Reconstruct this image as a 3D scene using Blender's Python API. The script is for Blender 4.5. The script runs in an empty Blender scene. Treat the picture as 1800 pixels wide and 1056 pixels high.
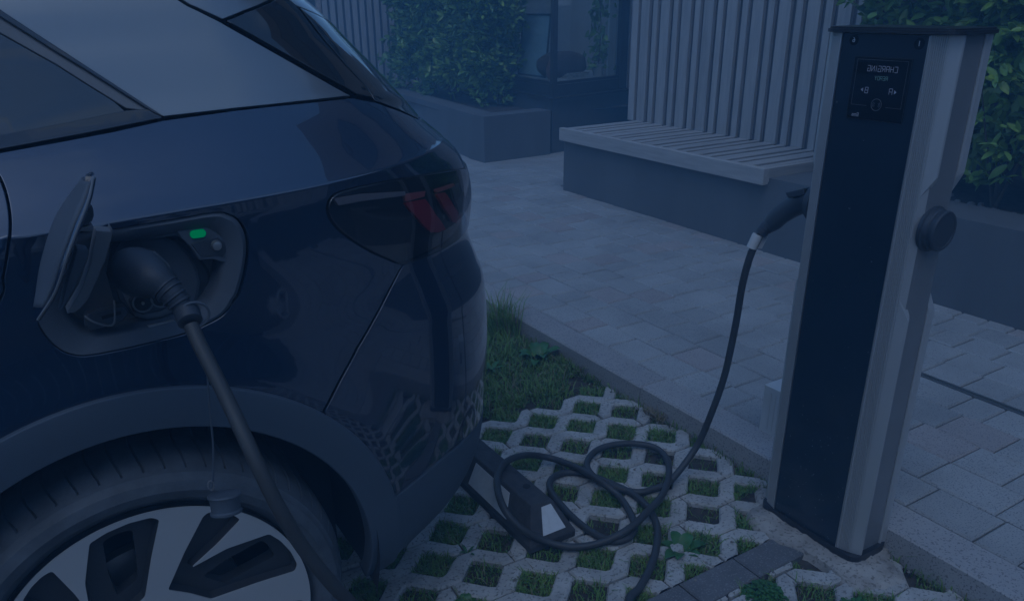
import bpy, bmesh, math, random
import numpy as np
from mathutils import Vector, Matrix
from mathutils.bvhtree import BVHTree
from mathutils.geometry import delaunay_2d_cdt
random.seed(7); rng = np.random.default_rng(7)
scene = bpy.context.scene
COL = scene.collection

# ------------------------------------------------------------------ camera
RW = np.array([[0.8516940174395274, -0.5238710629159689, -0.013281946280980603],
               [-0.21612088565334048, -0.32804770265077926, -0.9196066917818518],
               [0.47739822312418984, 0.7860940237814042, -0.3926157438680058]])
FPX, CX, CY, CAMH = 1395.44, 881.256, 599.289, 1.5      # focal length and principal point for an 1800 px wide picture
cam_data = bpy.data.cameras.new('camera')
cam = bpy.data.objects.new('camera', cam_data); COL.objects.link(cam)
cam_data.sensor_width = 36; cam_data.lens = FPX/1800*36
cam_data.shift_x = (900-CX)/1800; cam_data.shift_y = (CY-528)/1800
cam_data.clip_start = .02; cam_data.clip_end = 600
cam.matrix_world = Matrix(((RW[0][0], -RW[1][0], -RW[2][0], 0), (RW[0][1], -RW[1][1], -RW[2][1], 0),
                           (RW[0][2], -RW[1][2], -RW[2][2], CAMH), (0, 0, 0, 1)))
scene.camera = cam

# ------------------------------------------------------------------ sky, sun, exposure
world = bpy.data.worlds.new('World'); scene.world = world; world.use_nodes = True
wn = world.node_tree; wn.nodes.clear()
def N(t, ty, **k):
    n = t.nodes.new(ty)
    for a, b in k.items(): setattr(n, a, b)
    return n
sky = N(wn, 'ShaderNodeTexSky', sky_type='NISHITA', sun_disc=False, sun_elevation=math.radians(58), sun_rotation=math.radians(-138), air_density=1.2, dust_density=.6, ozone_density=2.0)
tc = N(wn, 'ShaderNodeTexCoord'); mp = N(wn, 'ShaderNodeMapping'); mp.inputs['Scale'].default_value = (1, 1, 2.2)
nz = N(wn, 'ShaderNodeTexNoise'); nz.inputs['Scale'].default_value = 2.1; nz.inputs['Detail'].default_value = 7; nz.inputs['Roughness'].default_value = .55; nz.inputs['Distortion'].default_value = .35
rp = N(wn, 'ShaderNodeValToRGB'); rp.color_ramp.elements[0].position = .50; rp.color_ramp.elements[1].position = .66
mx = N(wn, 'ShaderNodeMixRGB'); mx.inputs['Color2'].default_value = (3.3, 3.9, 4.9, 1)
bg = N(wn, 'ShaderNodeBackground'); bg.inputs['Strength'].default_value = .15
wo = N(wn, 'ShaderNodeOutputWorld')
L = wn.links.new
L(tc.outputs['Generated'], mp.inputs['Vector']); L(mp.outputs[0], nz.inputs['Vector']); sx = N(wn, 'ShaderNodeSeparateXYZ'); L(tc.outputs['Generated'], sx.inputs[0])
my = N(wn, 'ShaderNodeMath', operation='MULTIPLY_ADD'); L(sx.outputs['Y'], my.inputs[0]); my.inputs[1].default_value = -.16; L(nz.outputs['Fac'], my.inputs[2])
mz = N(wn, 'ShaderNodeMath', operation='MULTIPLY_ADD'); L(sx.outputs['Z'], mz.inputs[0]); mz.inputs[1].default_value = -.16; L(my.outputs[0], mz.inputs[2])
mo_ = N(wn, 'ShaderNodeMath', operation='ADD'); L(mz.outputs[0], mo_.inputs[0]); mo_.inputs[1].default_value = .09; L(mo_.outputs[0], rp.inputs['Fac'])
L(rp.outputs['Color'], mx.inputs['Fac']); L(sky.outputs[0], mx.inputs['Color1']); L(mx.outputs[0], bg.inputs['Color']); L(bg.outputs[0], wo.inputs[0])
sun_d = bpy.data.lights.new('sun', 'SUN'); sun_d.energy = .55; sun_d.angle = math.radians(40); sun_d.color = (1, .96, .9)
sun = bpy.data.objects.new('sun', sun_d); COL.objects.link(sun)
sd = Vector((math.sin(math.radians(-138))*math.cos(math.radians(58)), math.cos(math.radians(-138))*math.cos(math.radians(58)), math.sin(math.radians(58))))
sun.rotation_euler = sd.to_track_quat('Z', 'Y').to_euler()
vs = scene.view_settings
vs.view_transform = 'Standard'; vs.look = 'None'; vs.gamma = 1; vs.use_curve_mapping = False
vs.exposure = -0.45
vs.use_white_balance = True; vs.white_balance_temperature = 5150; vs.white_balance_tint = 6
scene.cycles.use_denoising = True
scene.cycles.max_bounces = 8; scene.cycles.transparent_max_bounces = 16; scene.cycles.volume_bounces = 2
scene.cycles.caustics_reflective = False; scene.cycles.caustics_refractive = False

# ------------------------------------------------------------------ helpers
def ray(x, y): return RW.T @ np.array([(x-CX)/FPX, (y-CY)/FPX, 1.0])
CAMP = np.array([0, 0, CAMH])
def on_z(x, y, z): d = ray(x, y); return Vector(CAMP + d*(z-CAMH)/d[2])
def on_y(x, y, Y): d = ray(x, y); return Vector(CAMP + d*Y/d[1])
def on_x(x, y, X): d = ray(x, y); return Vector(CAMP + d*X/d[0])

def mat(name, col, rough=.6, metal=0, var=0, vscale=8, bump=0, bscale=60, col2=None, coat=0, spec=.5, aniso=None, detail=6, speck=0, speck_col=(0, 0, 0), speck_scale=300, stretch=None, bstretch=None):
    m = bpy.data.materials.new(name); m.use_nodes = True; t = m.node_tree; b = t.nodes['Principled BSDF']
    b.inputs['Base Color'].default_value = (*col, 1); b.inputs['Roughness'].default_value = rough; b.inputs['Metallic'].default_value = metal
    b.inputs['Coat Weight'].default_value = coat; b.inputs['Coat Roughness'].default_value = .03; b.inputs['Specular IOR Level'].default_value = spec
    tcn = t.nodes.new('ShaderNodeNewGeometry'); geo = tcn.outputs['Position']
    def vec(st):
        if not st: return geo
        q = t.nodes.new('ShaderNodeMapping'); q.inputs['Scale'].default_value = st; t.links.new(geo, q.inputs['Vector']); return q.outputs[0]
    cur = None
    if var or col2:
        n = t.nodes.new('ShaderNodeTexNoise'); n.inputs['Scale'].default_value = vscale; n.inputs['Detail'].default_value = detail; n.inputs['Roughness'].default_value = .6
        t.links.new(vec(stretch), n.inputs['Vector'])
        r = t.nodes.new('ShaderNodeValToRGB'); r.color_ramp.elements[0].position = .32; r.color_ramp.elements[1].position = .68
        c2 = col2 or tuple(min(1, c*(1+var)) for c in col); c1 = col if col2 else tuple(c*(1-var) for c in col)
        r.color_ramp.elements[0].color = (*c1, 1); r.color_ramp.elements[1].color = (*c2, 1)
        t.links.new(n.outputs['Fac'], r.inputs['Fac']); cur = r.outputs['Color']
        oi = t.nodes.new('ShaderNodeObjectInfo'); hs = t.nodes.new('ShaderNodeHueSaturation')
        ma = t.nodes.new('ShaderNodeMapRange'); ma.inputs['To Min'].default_value = .93; ma.inputs['To Max'].default_value = 1.07
        t.links.new(oi.outputs['Random'], ma.inputs['Value']); t.links.new(ma.outputs[0], hs.inputs['Value']); t.links.new(cur, hs.inputs['Color']); cur = hs.outputs[0]
    if speck:
        n = t.nodes.new('ShaderNodeTexNoise'); n.inputs['Scale'].default_value = speck_scale; n.inputs['Detail'].default_value = 2
        t.links.new(geo, n.inputs['Vector'])
        r = t.nodes.new('ShaderNodeValToRGB'); r.color_ramp.elements[0].position = .56; r.color_ramp.elements[1].position = .66
        r.color_ramp.elements[1].color = (speck, speck, speck, 1)
        t.links.new(n.outputs['Fac'], r.inputs['Fac']); mm = t.nodes.new('ShaderNodeMixRGB'); t.links.new(r.outputs['Color'], mm.inputs['Fac'])
        if cur: t.links.new(cur, mm.inputs['Color1'])
        else: mm.inputs['Color1'].default_value = (*col, 1)
        mm.inputs['Color2'].default_value = (*speck_col, 1); cur = mm.outputs[0]
    if cur: t.links.new(cur, b.inputs['Base Color'])
    if bump:
        n = t.nodes.new('ShaderNodeTexNoise'); n.inputs['Scale'].default_value = bscale; n.inputs['Detail'].default_value = 5; n.inputs['Roughness'].default_value = .65
        t.links.new(vec(bstretch), n.inputs['Vector'])
        q = t.nodes.new('ShaderNodeBump'); q.inputs['Strength'].default_value = bump; q.inputs['Distance'].default_value = .004
        t.links.new(n.outputs['Fac'], q.inputs['Height']); t.links.new(q.outputs[0], b.inputs['Normal'])
    return m
def glass(name, tint=(.9, .95, .95), gloss_min=.06):
    m = bpy.data.materials.new(name); m.use_nodes = True; t = m.node_tree; t.nodes.clear()
    o = t.nodes.new('ShaderNodeOutputMaterial'); mxs = t.nodes.new('ShaderNodeMixShader'); tr = t.nodes.new('ShaderNodeBsdfTransparent'); gl = t.nodes.new('ShaderNodeBsdfGlossy'); lw = t.nodes.new('ShaderNodeLayerWeight'); pw = t.nodes.new('ShaderNodeMath'); pw.operation = 'POWER'; pw.inputs[1].default_value = 4.5; fr = t.nodes.new('ShaderNodeMath'); fr.operation = 'MULTIPLY_ADD'; fr.inputs[1].default_value = .9; fr.inputs[2].default_value = gloss_min; lw.inputs['Blend'].default_value = .5; t.links.new(lw.outputs['Facing'], pw.inputs[0]); t.links.new(pw.outputs[0], fr.inputs[0])
    tr.inputs[0].default_value = (*tint, 1); gl.inputs['Roughness'].default_value = .01
    t.links.new(fr.outputs[0], mxs.inputs[0]); t.links.new(tr.outputs[0], mxs.inputs[1]); t.links.new(gl.outputs[0], mxs.inputs[2]); t.links.new(mxs.outputs[0], o.inputs[0])
    return m
def emis(name, col, s):
    m = mat(name, tuple(c*.5 for c in col), .4); b = m.node_tree.nodes['Principled BSDF']
    b.inputs['Emission Color'].default_value = (*col, 1); b.inputs['Emission Strength'].default_value = s; return m

M = {}
M['soil'] = mat('soil', (.05, .042, .034), .95, var=.5, vscale=25, bump=.9, bscale=90)
M['paver'] = mat('granite paver', (.33, .33, .325), .8, var=.17, vscale=2.5, bump=.35, bscale=180, speck=.75, speck_col=(.13, .13, .13), speck_scale=190)
M['paver_warm'] = mat('warm granite paver', (.335, .31, .30), .8, var=.1, vscale=3, bump=.35, bscale=180, speck=.75, speck_col=(.14, .12, .12), speck_scale=190)
M['kerb'] = mat('granite kerb', (.34, .33, .325), .8, var=.1, vscale=3, bump=.4, bscale=150, speck=.8, speck_col=(.14, .13, .13), speck_scale=170)
M['joint'] = mat('joint sand', (.04, .038, .035), .95, var=.3, vscale=40, bump=.6, bscale=120)
M['grid'] = mat('grid paver concrete', (.42, .41, .39), .9, var=.24, vscale=9, bump=.8, bscale=110, speck=.7, speck_col=(.13, .125, .11), speck_scale=110)
M['sett'] = mat('dark concrete sett', (.125, .125, .13), .8, var=.15, vscale=8, bump=.4, bscale=150, speck=.5, speck_col=(.3, .3, .3), speck_scale=220)
M['mortar'] = mat('mortar', (.36, .335, .30), .95, var=.25, vscale=14, bump=1.0, bscale=70, speck=.8, speck_col=(.16, .14, .12), speck_scale=90)
M['render'] = mat('grey render', (.115, .12, .128), .85, var=.10, vscale=3, bump=.25, bscale=240, stretch=(1, 1, .3))
M['render_dark'] = mat('dark render', (.075, .078, .085), .85, var=.10, vscale=3, bump=.25, bscale=240)
M['wood'] = mat('weathered grey wood', (.325, .315, .305), .75, var=.13, vscale=7, bump=.35, bscale=30, stretch=(5, 5, .5), bstretch=(10, 10, .8))
M['wood_seat'] = mat('weathered seat wood', (.33, .32, .31), .75, var=.13, vscale=7, bump=.35, bscale=30, stretch=(.5, 6, 5), bstretch=(.8, 10, 10))
M['wood_long'] = mat('weathered fascia wood', (.36, .345, .33), .75, var=.13, vscale=7, bump=.35, bscale=30, stretch=(6, .5, 6), bstretch=(10, .8, 10))
M['gap'] = mat('shadow board', (.10, .10, .105), .9, var=.1)
M['black_gloss'] = mat('black powder coat', (.02, .02, .023), .3, bump=.04, bscale=300)
M['black_panel'] = mat('black glass panel', (.014, .022, .036), .28, coat=.2, var=.15, vscale=9)  # black shifted towards blue to imitate the navy veil
M['black_matt'] = mat('black plastic', (.038, .046, .060), .5, bump=.15, bscale=400)  # veil painted in: black lifted and turned bluish
M['dark_plastic'] = mat('charcoal plastic', (.080, .095, .120), .6, bump=.25, bscale=500)  # blue cast in the charcoal stands in for the veil
M['trim'] = mat('textured arch plastic', (.075, .095, .125), .62, bump=.3, bscale=700)  # blue veil over near darks is put into this base colour
M['grey_plastic'] = mat('grey plastic', (.16, .165, .175), .5, bump=.1, bscale=400)
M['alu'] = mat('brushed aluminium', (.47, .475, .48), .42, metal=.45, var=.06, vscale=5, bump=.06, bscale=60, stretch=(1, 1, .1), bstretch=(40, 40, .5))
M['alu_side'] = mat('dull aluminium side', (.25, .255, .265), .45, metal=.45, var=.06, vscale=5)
M['alu_edge'] = mat('bright aluminium edge', (.66, .67, .68), .3, metal=.9)
M['steel'] = mat('steel', (.42, .42, .42), .4, metal=.9)
M['paint'] = mat('dark blue black car paint', (.011, .022, .052), .25, metal=.35, coat=1.0, bump=.008, bscale=6)
M['paint'].node_tree.nodes['Principled BSDF'].inputs['Coat IOR'].default_value = 1.85
M['silver'] = mat('silver car paint', (.24, .25, .26), .3, metal=.6, coat=.7)
M['gloss_trim'] = mat('gloss black trim', (.010, .010, .012), .06, coat=1.0)
M['car_glass'] = mat('privacy glass', (.006, .008, .010), .02, spec=1.0, coat=.6)
M['inner'] = mat('black underbody', (.016, .016, .018), .9)
M['tyre'] = mat('tyre rubber', (.085, .095, .11), .72, var=.25, vscale=18, bump=.3, bscale=180)  # rubber lifted towards blue, veil painted into the colour
M['rim'] = mat('machined alloy', (.55, .55, .55), .42, metal=.3, bump=.03, bscale=200)
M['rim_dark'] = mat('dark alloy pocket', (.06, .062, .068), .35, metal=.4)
M['rubber'] = mat('cable rubber', (.045, .047, .050), .55, bump=.12, bscale=250)
M['stop'] = mat('recycled rubber', (.05, .05, .054), .75, var=.3, vscale=30, bump=.6, bscale=200)
M['reflect'] = mat('reflective sheet', (.62, .63, .64), .5, var=.06, vscale=60, bump=.2, bscale=900)
M['reflector'] = mat('lamp reflector', (.26, .26, .27), .3, coat=.5)
M['red'] = mat('red lamp', (.36, .03, .04), .25, coat=.6)
M['pink'] = mat('pale red lamp', (.40, .12, .12), .3, coat=.6)
M['lamp_in'] = mat('lamp housing', (.02, .02, .024), .2)
M['lens'] = glass('clear lamp lens', (.72, .70, .72), .11)
M['pane'] = glass('window pane', (.92, .95, .95), .05)
M['led'] = emis('green charge light', (.02, .55, .14), .20)
M['white'] = mat('white plastic', (.50, .51, .51), .5, var=.05)
M['print'] = mat('white print', (.55, .55, .56), .5)
M['display'] = emis('display segments', (.30, .34, .46), .15)
M['disp_green'] = emis('display green segments', (.20, .36, .32), .10)
M['screen'] = mat('screen glass', (.006, .006, .008), .08, coat=.4)
M['brass'] = mat('brass pin', (.4, .38, .34), .3, metal=.8)
M['leaf'] = mat('laurel leaf', (.085, .165, .035), .32, col2=(.23, .36, .07), vscale=1.7)
M['leaf_new'] = mat('young leaf', (.24, .36, .06), .42, var=.2, vscale=3)
M['stem'] = mat('stem', (.10, .085, .06), .85, var=.2)
M['grass'] = mat('grass blades', (.075, .17, .03), .6, col2=(.19, .29, .06), vscale=14)
M['dry'] = mat('dry grass', (.22, .19, .12), .8, var=.2)
M['weed'] = mat('weed leaf', (.05, .13, .03), .45, var=.25, vscale=20)
M['brick'] = mat('brown roughcast', (.30, .25, .21), .9, var=.3, vscale=16, bump=.5, bscale=40)
M['fence'] = mat('dark stained fence', (.05, .048, .046), .8, var=.3, vscale=8)
M['stone'] = mat('pebble', (.2, .19, .18), .85, var=.3, vscale=20, bump=.5, bscale=60)
M['room'] = mat('room plaster', (.42, .41, .40), .9, var=.05)
M['curtain'] = mat('white curtain', (.62, .66, .68), .8)
M['cushion'] = mat('brown fabric', (.10, .07, .055), .9, bump=.4, bscale=200)
M['paper'] = mat('paper', (.4, .4, .39), .8, var=.3, vscale=30)
M['mirror'] = mat('pale poster glass', (.34, .44, .50), .25, var=.12, vscale=3)
M['terracotta'] = mat('terracotta', (.19, .10, .08), .7)

class MB:
    def __init__(s): s.v = []; s.f = []; s.n = None
    def add(s, vs, fs):
        o = len(s.v); s.v += [tuple(p) for p in vs]; s.f += [tuple(i+o for i in f) for f in fs]
    def box(s, x0, x1, y0, y1, z0, z1):
        s.add([(x0, y0, z0), (x1, y0, z0), (x1, y1, z0), (x0, y1, z0), (x0, y0, z1), (x1, y0, z1), (x1, y1, z1), (x0, y1, z1)],
              [(0, 3, 2, 1), (4, 5, 6, 7), (0, 1, 5, 4), (1, 2, 6, 5), (2, 3, 7, 6), (3, 0, 4, 7)])
    def cbox(s, x0, x1, y0, y1, z0, z1, c=.004):   # chamfered top edges
        s.add([(x0, y0, z0), (x1, y0, z0), (x1, y1, z0), (x0, y1, z0), (x0, y0, z1-c), (x1, y0, z1-c), (x1, y1, z1-c), (x0, y1, z1-c),
               (x0+c, y0+c, z1), (x1-c, y0+c, z1), (x1-c, y1-c, z1), (x0+c, y1-c, z1)],
              [(0, 3, 2, 1), (8, 9, 10, 11)]+[(i, (i+1) % 4, 4+(i+1) % 4, 4+i) for i in range(4)]+[(4+i, 4+(i+1) % 4, 8+(i+1) % 4, 8+i) for i in range(4)])
    def prism(s, pts, a, b):    # polygon pts (3D), extruded from offset vector a to b
        n = len(pts); a = Vector(a); b = Vector(b)
        s.add([Vector(p)+a for p in pts]+[Vector(p)+b for p in pts], [tuple(range(n))[::-1], tuple(range(n, 2*n))]+[(i, (i+1) % n, n+(i+1) % n, n+i) for i in range(n)])
    def tube(s, pts, rad, seg=12, cap=True):
        pts = [Vector(p) for p in pts]; n = len(pts)
        rad = [rad]*n if not hasattr(rad, '__len__') else rad
        up = None; rings = []
        for i, p in enumerate(pts):
            t = (pts[min(i+1, n-1)]-pts[max(i-1, 0)]).normalized()
            if up is None:
                up = Vector((0, 0, 1)) if abs(t.z) < .9 else Vector((1, 0, 0))
            a = t.cross(up).normalized(); up = a.cross(t).normalized()
            rings.append([p+(a*math.cos(2*math.pi*k/seg)+up*math.sin(2*math.pi*k/seg))*rad[i] for k in range(seg)])
        vs = [q for r in rings for q in r]; fs = []
        for i in range(n-1):
            for k in range(seg): fs.append((i*seg+k, i*seg+(k+1) % seg, (i+1)*seg+(k+1) % seg, (i+1)*seg+k))
        if cap: fs += [tuple(range(seg))[::-1], tuple(range((n-1)*seg, n*seg))]
        s.add(vs, fs)
    def disc_tube(s, c, axis, prof, seg=32):   # lathe: prof = [(dist along axis, radius)]
        c = Vector(c); axis = Vector(axis).normalized()
        s.tube_l([(c+axis*d, r) for d, r in prof], axis, seg)
    def tube_l(s, cr, axis, seg):
        up = Vector((0, 0, 1)) if abs(axis.z) < .9 else Vector((1, 0, 0)); a = axis.cross(up).normalized(); b = a.cross(axis)
        vs = [c+(a*math.cos(2*math.pi*k/seg)+b*math.sin(2*math.pi*k/seg))*r for c, r in cr for k in range(seg)]; fs = []; n = len(cr)
        for i in range(n-1):
            for k in range(seg): fs.append((i*seg+k, i*seg+(k+1) % seg, (i+1)*seg+(k+1) % seg, (i+1)*seg+k))
        fs += [tuple(range(seg))[::-1], tuple(range((n-1)*seg, n*seg))]
        s.add(vs, fs)
    def mesh(s, name, material, smooth=False, recalc=True, angle=None):
        me = bpy.data.meshes.new(name); me.from_pydata(s.v, [], s.f)
        if recalc:
            bm = bmesh.new(); bm.from_mesh(me); bmesh.ops.recalc_face_normals(bm, faces=bm.faces); bm.to_mesh(me); bm.free()
        for m in (material if isinstance(material, (list, tuple)) else [material]): me.materials.append(m)
        if smooth:
            me.shade_smooth()
            if angle is not None:
                me.set_sharp_from_angle(angle=math.radians(angle))
        return me
    def build(s, name, material, parent=None, smooth=False, angle=35, **k):
        return link(name, s.mesh(name, material, smooth, angle=angle if smooth else None, **k), parent)
def link(name, data, parent=None):
    o = bpy.data.objects.new(name, data); COL.objects.link(o)
    if parent: o.parent = parent
    return o
def tag(o, label=None, cat=None, group=None, kind=None):
    for k, v in (('label', label), ('category', cat), ('group', group), ('kind', kind)):
        if v: o[k] = v
    return o
def thing(name, label, cat, group=None): return tag(link(name, None), label, cat, group)
def smooth_path(pts, n=10):     # Catmull-Rom
    P = [Vector(p) for p in pts]; P = [P[0]*2-P[1]]+P+[P[-1]*2-P[-2]]; out = []
    for i in range(1, len(P)-2):
        for k in range(n):
            t = k/n; a, b, c, d = P[i-1], P[i], P[i+1], P[i+2]
            out.append(.5*((2*b)+(c-a)*t+(2*a-5*b+4*c-d)*t*t+(-a+3*b-3*c+d)*t**3))
    out.append(P[-2]); return out
def inpoly(px, py, poly):
    px = np.asarray(px); py = np.asarray(py); c = np.zeros(px.shape, bool); n = len(poly)
    for i in range(n):
        x1, y1 = poly[i]; x2, y2 = poly[(i+1) % n]
        if y1 == y2: continue
        c ^= ((y1 > py) != (y2 > py)) & (px < (x2-x1)*(py-y1)/(y2-y1)+x1)
    return c
KZ = .08       # pavement level above the parking bay
PI = math.pi
def project(P):
    c = RW @ (np.array(P, float)-CAMP)
    return (FPX*c[0]/c[2]+CX, FPX*c[1]/c[2]+CY, c[2])
# ------------------------------------------------------------------ ground
mb = MB(); mb.add([(-250, -250, -.019), (1.96, -250, -.019), (1.96, 250, -.019), (-250, 250, -.019)], [(0, 1, 2, 3)])
tag(mb.build('parking_ground', M['soil']), kind='structure')
mb = MB(); mb.add([(1.96, -250, KZ-.03), (250, -250, KZ-.03), (250, 250, KZ-.03), (1.96, 250, KZ-.03)], [(0, 1, 2, 3)])
mb.add([(1.96, -250, -.035), (1.96, 250, -.035), (1.96, 250, KZ-.03), (1.96, -250, KZ-.03)], [(0, 1, 2, 3)])
pavement = tag(mb.build('pavement', M['joint']), kind='structure')

# pavers: rows of mixed lengths, 175 mm deep
paver_mesh = {}
def paver_piece(ly, dx, warm):
    k = (ly, dx, warm)
    if k not in paver_mesh:
        b = MB(); g = .0026; b.cbox(g, dx-g, g, ly-g, -.045, 0, .006)
        paver_mesh[k] = b.mesh('paver', M['paver_warm' if warm else 'paver'])
    return paver_mesh[k]
rows = []; x = 2.09
while x < 10.5:
    rows.append((x, .175)); x += .175
    if abs(x-2.965) < .01: x = 3.0
cands = []
for r, (x, dx) in enumerate(rows):
    y = -2.4+random.random()*.2
    while y < 13:
        ly = random.choice((.125, .165, .165, .165, .205, .205, .245))
        if r == 4: dx = .210 if y > 1.72 else .175
        inside = (x+dx/2 > 3.8 and y < 5.24) or (x > 3.9 and y > 6.66)
        if not inside:
            q = project((x+dx/2, y+ly/2, KZ)); vis = q[2] > .3 and -40 < q[0] < 1840 and -20 < q[1] < 1100
            hid = vis and (q[0] < 700 and q[1] > 200)
            cands.append(((0 if vis and not hid else 50)+math.hypot(x, y), x, y, dx, ly))
        y += ly
cands.sort()
far = MB()
for k, (d, x, y, dx, ly) in enumerate(cands):
    dz = random.gauss(0, .0008)
    if k < 292:
        o = link('paver', paver_piece(ly, dx, random.random() < .10), pavement); o.location = (x, y, KZ+dz); o.rotation_euler = (random.gauss(0, .003), random.gauss(0, .003), random.gauss(0, .003))
    elif d < 63.5: far.cbox(x+.002, x+dx-.002, y+.002, y+ly-.002, KZ-.04, KZ+dz, .004)
tag(far.build('paver_field', M['paver'], pavement), kind='stuff')
mb = MB()
mb.box(2.966, 2.979, -2.4, 1.70, KZ-.03, KZ+.001); mb.box(2.985, 2.998, -2.4, 1.70, KZ-.03, KZ+.001)
tag(mb.build('slot_drain', M['steel']), 'narrow steel slot drain running between the paving rows right of the charging post', 'drain')

# kerb stones, one metre long
kerb = tag(link('kerb', None), kind='structure')
b = MB(); b.cbox(1.947, 2.088, 0, .984, -.12, KZ, .006); km = b.mesh('kerb_stone', M['kerb'])
for k in range(-4, 8):
    o = link('kerb_stone', km, kerb); o.location = (random.gauss(0, .0012), 1.158+.987*k, random.gauss(0, .0008)); o.rotation_euler.z = random.gauss(0, .0006)

# grass grid pavers on a diagonal lattice
LO = np.array([1.8662, 2.3486]); LA = np.array([.10539, -.0022]); LB = np.array([.00281, .11035])
def lat(i, j): return LO+LA*i+LB*j
def zig_piece(j, i0, nb, full):
    """zig-zag strip between node rows j and j+1 starting at node column i0"""
    hx, hy, g = .068/.10539, .066/.11035, .0032/.11
    bot = []; top = []
    for i in range(i0, i0+nb+1):
        if (i+j) % 2 == 0:   # hole centre on the lower row, node above it on the upper row
            bot += [(i-hx, j+g), (i-.12, j+hy-.06), (i, j+hy), (i+.12, j+hy-.06), (i+hx, j+g)]
        else:
            top += [(i-hx, j+1-g), (i-.12, j+1-hy+.06), (i, j+1-hy), (i+.12, j+1-hy+.06), (i+hx, j+1-g)]
    x0, x1 = i0+g*1.0, i0+nb-g*1.0
    def cut(L, yy, inner):   # clip the chain to the piece, ends meet at mid bar
        out = []
        for k in range(len(L)-1):
            a, c = L[k], L[k+1]
            if a[0] >= x0 and a[0] <= x1: out.append(a)
            for xx in (x0, x1):
                if (a[0]-xx)*(c[0]-xx) < 0: t = (xx-a[0])/(c[0]-a[0]); out.append((xx, a[1]+t*(c[1]-a[1])))
        if L and x0 <= L[-1][0] <= x1: out.append(L[-1])
        if not out or out[0][0] > x0+1e-4: out = [(x0, yy)]+out
        if out[-1][0] < x1-1e-4: out = out+[(x1, yy)]
        return out
    B_ = cut(bot, j+g, 0); T_ = cut(top, j+1-g, 0)
    poly = B_+T_[::-1]
    res = []
    for p in poly:
        q = lat(p[0], p[1])
        if not res or (abs(q[0]-res[-1][0])+abs(q[1]-res[-1][1])) > 1e-4: res.append(q)
    return res
def shrink(poly, d):
    n = len(poly); out = []
    for i in range(n):
        a, b_, c = poly[i-1], poly[i], poly[(i+1) % n]
        e1 = np.array(b_)-a; e2 = np.array(c)-b_; e1 = e1/np.linalg.norm(e1); e2 = e2/np.linalg.norm(e2)
        n1 = np.array((-e1[1], e1[0])); n2 = np.array((-e2[1], e2[0])); m = n1+n2; m = m/max(1e-6, np.dot(m, m))*2
        if np.linalg.norm(m) > 2: m = m/np.linalg.norm(m)*2
        out.append(np.array(b_)+m*d)
    return out
def piece_mesh(mbx, poly, dz=0, tilt=(0, 0)):
    jit = [np.array(p)+rng.normal(0, .0016, 2) for p in poly]
    ins = shrink(jit, .005); n = len(jit)
    cx_, cy_ = np.mean(jit, axis=0)
    def P(p, z): return (p[0], p[1], z+dz+tilt[0]*(p[0]-cx_)+tilt[1]*(p[1]-cy_))
    vs_ = [P(p, -.08) for p in jit]+[P(p, -.006) for p in jit]+[P(p, 0) for p in ins]
    mbx.add(vs_, [(k, (k+1) % n, n+(k+1) % n, n+k) for k in range(n)]+[(n+k, n+(k+1) % n, 2*n+(k+1) % n, 2*n+k) for k in range(n)]+[tuple(range(2*n, 3*n))])
paving = tag(link('grass_grid_paving', None), kind='structure')
SY0, SY1 = 1.160, 1.262        # the row of dark setts that marks the bay
def cut_mesh(me):
    bm = bmesh.new(); bm.from_mesh(me)
    cy_ = sum(v.co.y for v in bm.verts)/max(1, len(bm.verts))
    ys_ = [v.co.y for v in bm.verts]
    if max(ys_) > SY0-.004 and min(ys_) < SY1+.004:
        up = cy_ > (SY0+SY1)/2
        pl = SY1+.004 if up else SY0-.004
        r = bmesh.ops.bisect_plane(bm, geom=bm.verts[:]+bm.edges[:]+bm.faces[:], plane_co=(0, pl, 0), plane_no=(0, -1 if up else 1, 0), clear_outer=True)
        ed = [e for e in r['geom_cut'] if isinstance(e, bmesh.types.BMEdge)]
        if ed: bmesh.ops.holes_fill(bm, edges=[e for e in bm.edges if e.is_boundary and all(abs(v.co.y-pl) < 1e-5 for v in e.verts)], sides=0)
    mx_ = [v.co.x for v in bm.verts]
    if mx_ and max(mx_) > 1.943:
        bmesh.ops.bisect_plane(bm, geom=bm.verts[:]+bm.edges[:]+bm.faces[:], plane_co=(1.943, 0, 0), plane_no=(1, 0, 0), clear_outer=True)
    ok = len(bm.faces) > 0
    bm.to_mesh(me); bm.free(); return ok
field = MB(); npc = 0
for j in range(-38, 2):
    off = {0: 0, 1: 2, 2: 1, 3: 3}[j % 4]
    for i0 in range(-46+off, 4, 4):
        c = lat(i0+2, j+.5)
        if j >= 0 and i0 > -9: continue
        if j >= 0 and i0+4 > -3: pass
        broken = (i0+4 > -15 and j > -14 and random.random() < .16)
        q = project((c[0], c[1], 0)); vis = q[2] > .2 and 560 < q[0] < 1780 and 560 < q[1] < 1200 and c[0] > .3
        parts_ = [(i0, 2), (i0+2, 2)] if broken else [(i0, 4)]
        for (ii, nb) in parts_:
            if lat(ii, j)[0] > 1.93: continue
            poly = zig_piece(j, ii, nb, True)
            if vis:
                m1 = MB(); piece_mesh(m1, poly, random.gauss(0, .0022), (random.gauss(0, .008), random.gauss(0, .008)))
                me = m1.mesh('grid_paver', M['grid'])
                if cut_mesh(me): link('grid_paver', me, paving); npc += 1
            else: piece_mesh(field, poly, random.gauss(0, .001))
for (ii, j) in ((-3, 0), (-2, 0)):      # two more in the front row by the kerb
    pass
tag(field.build('grid_paver_field', M['grid'], paving), kind='stuff')
print('grid pavers', npc)
for k in range(-12, 5):
    x0 = 1.335+.2115*k
    if x0 > 1.75: continue
    b = MB(); x1 = min(x0+.2085, 1.94); b.cbox(x0+.0015, x1, SY0+.001, SY1-.001, -.06, .002+random.gauss(0, .001), .004); b.build('marker_sett', M['sett'], paving)

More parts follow.
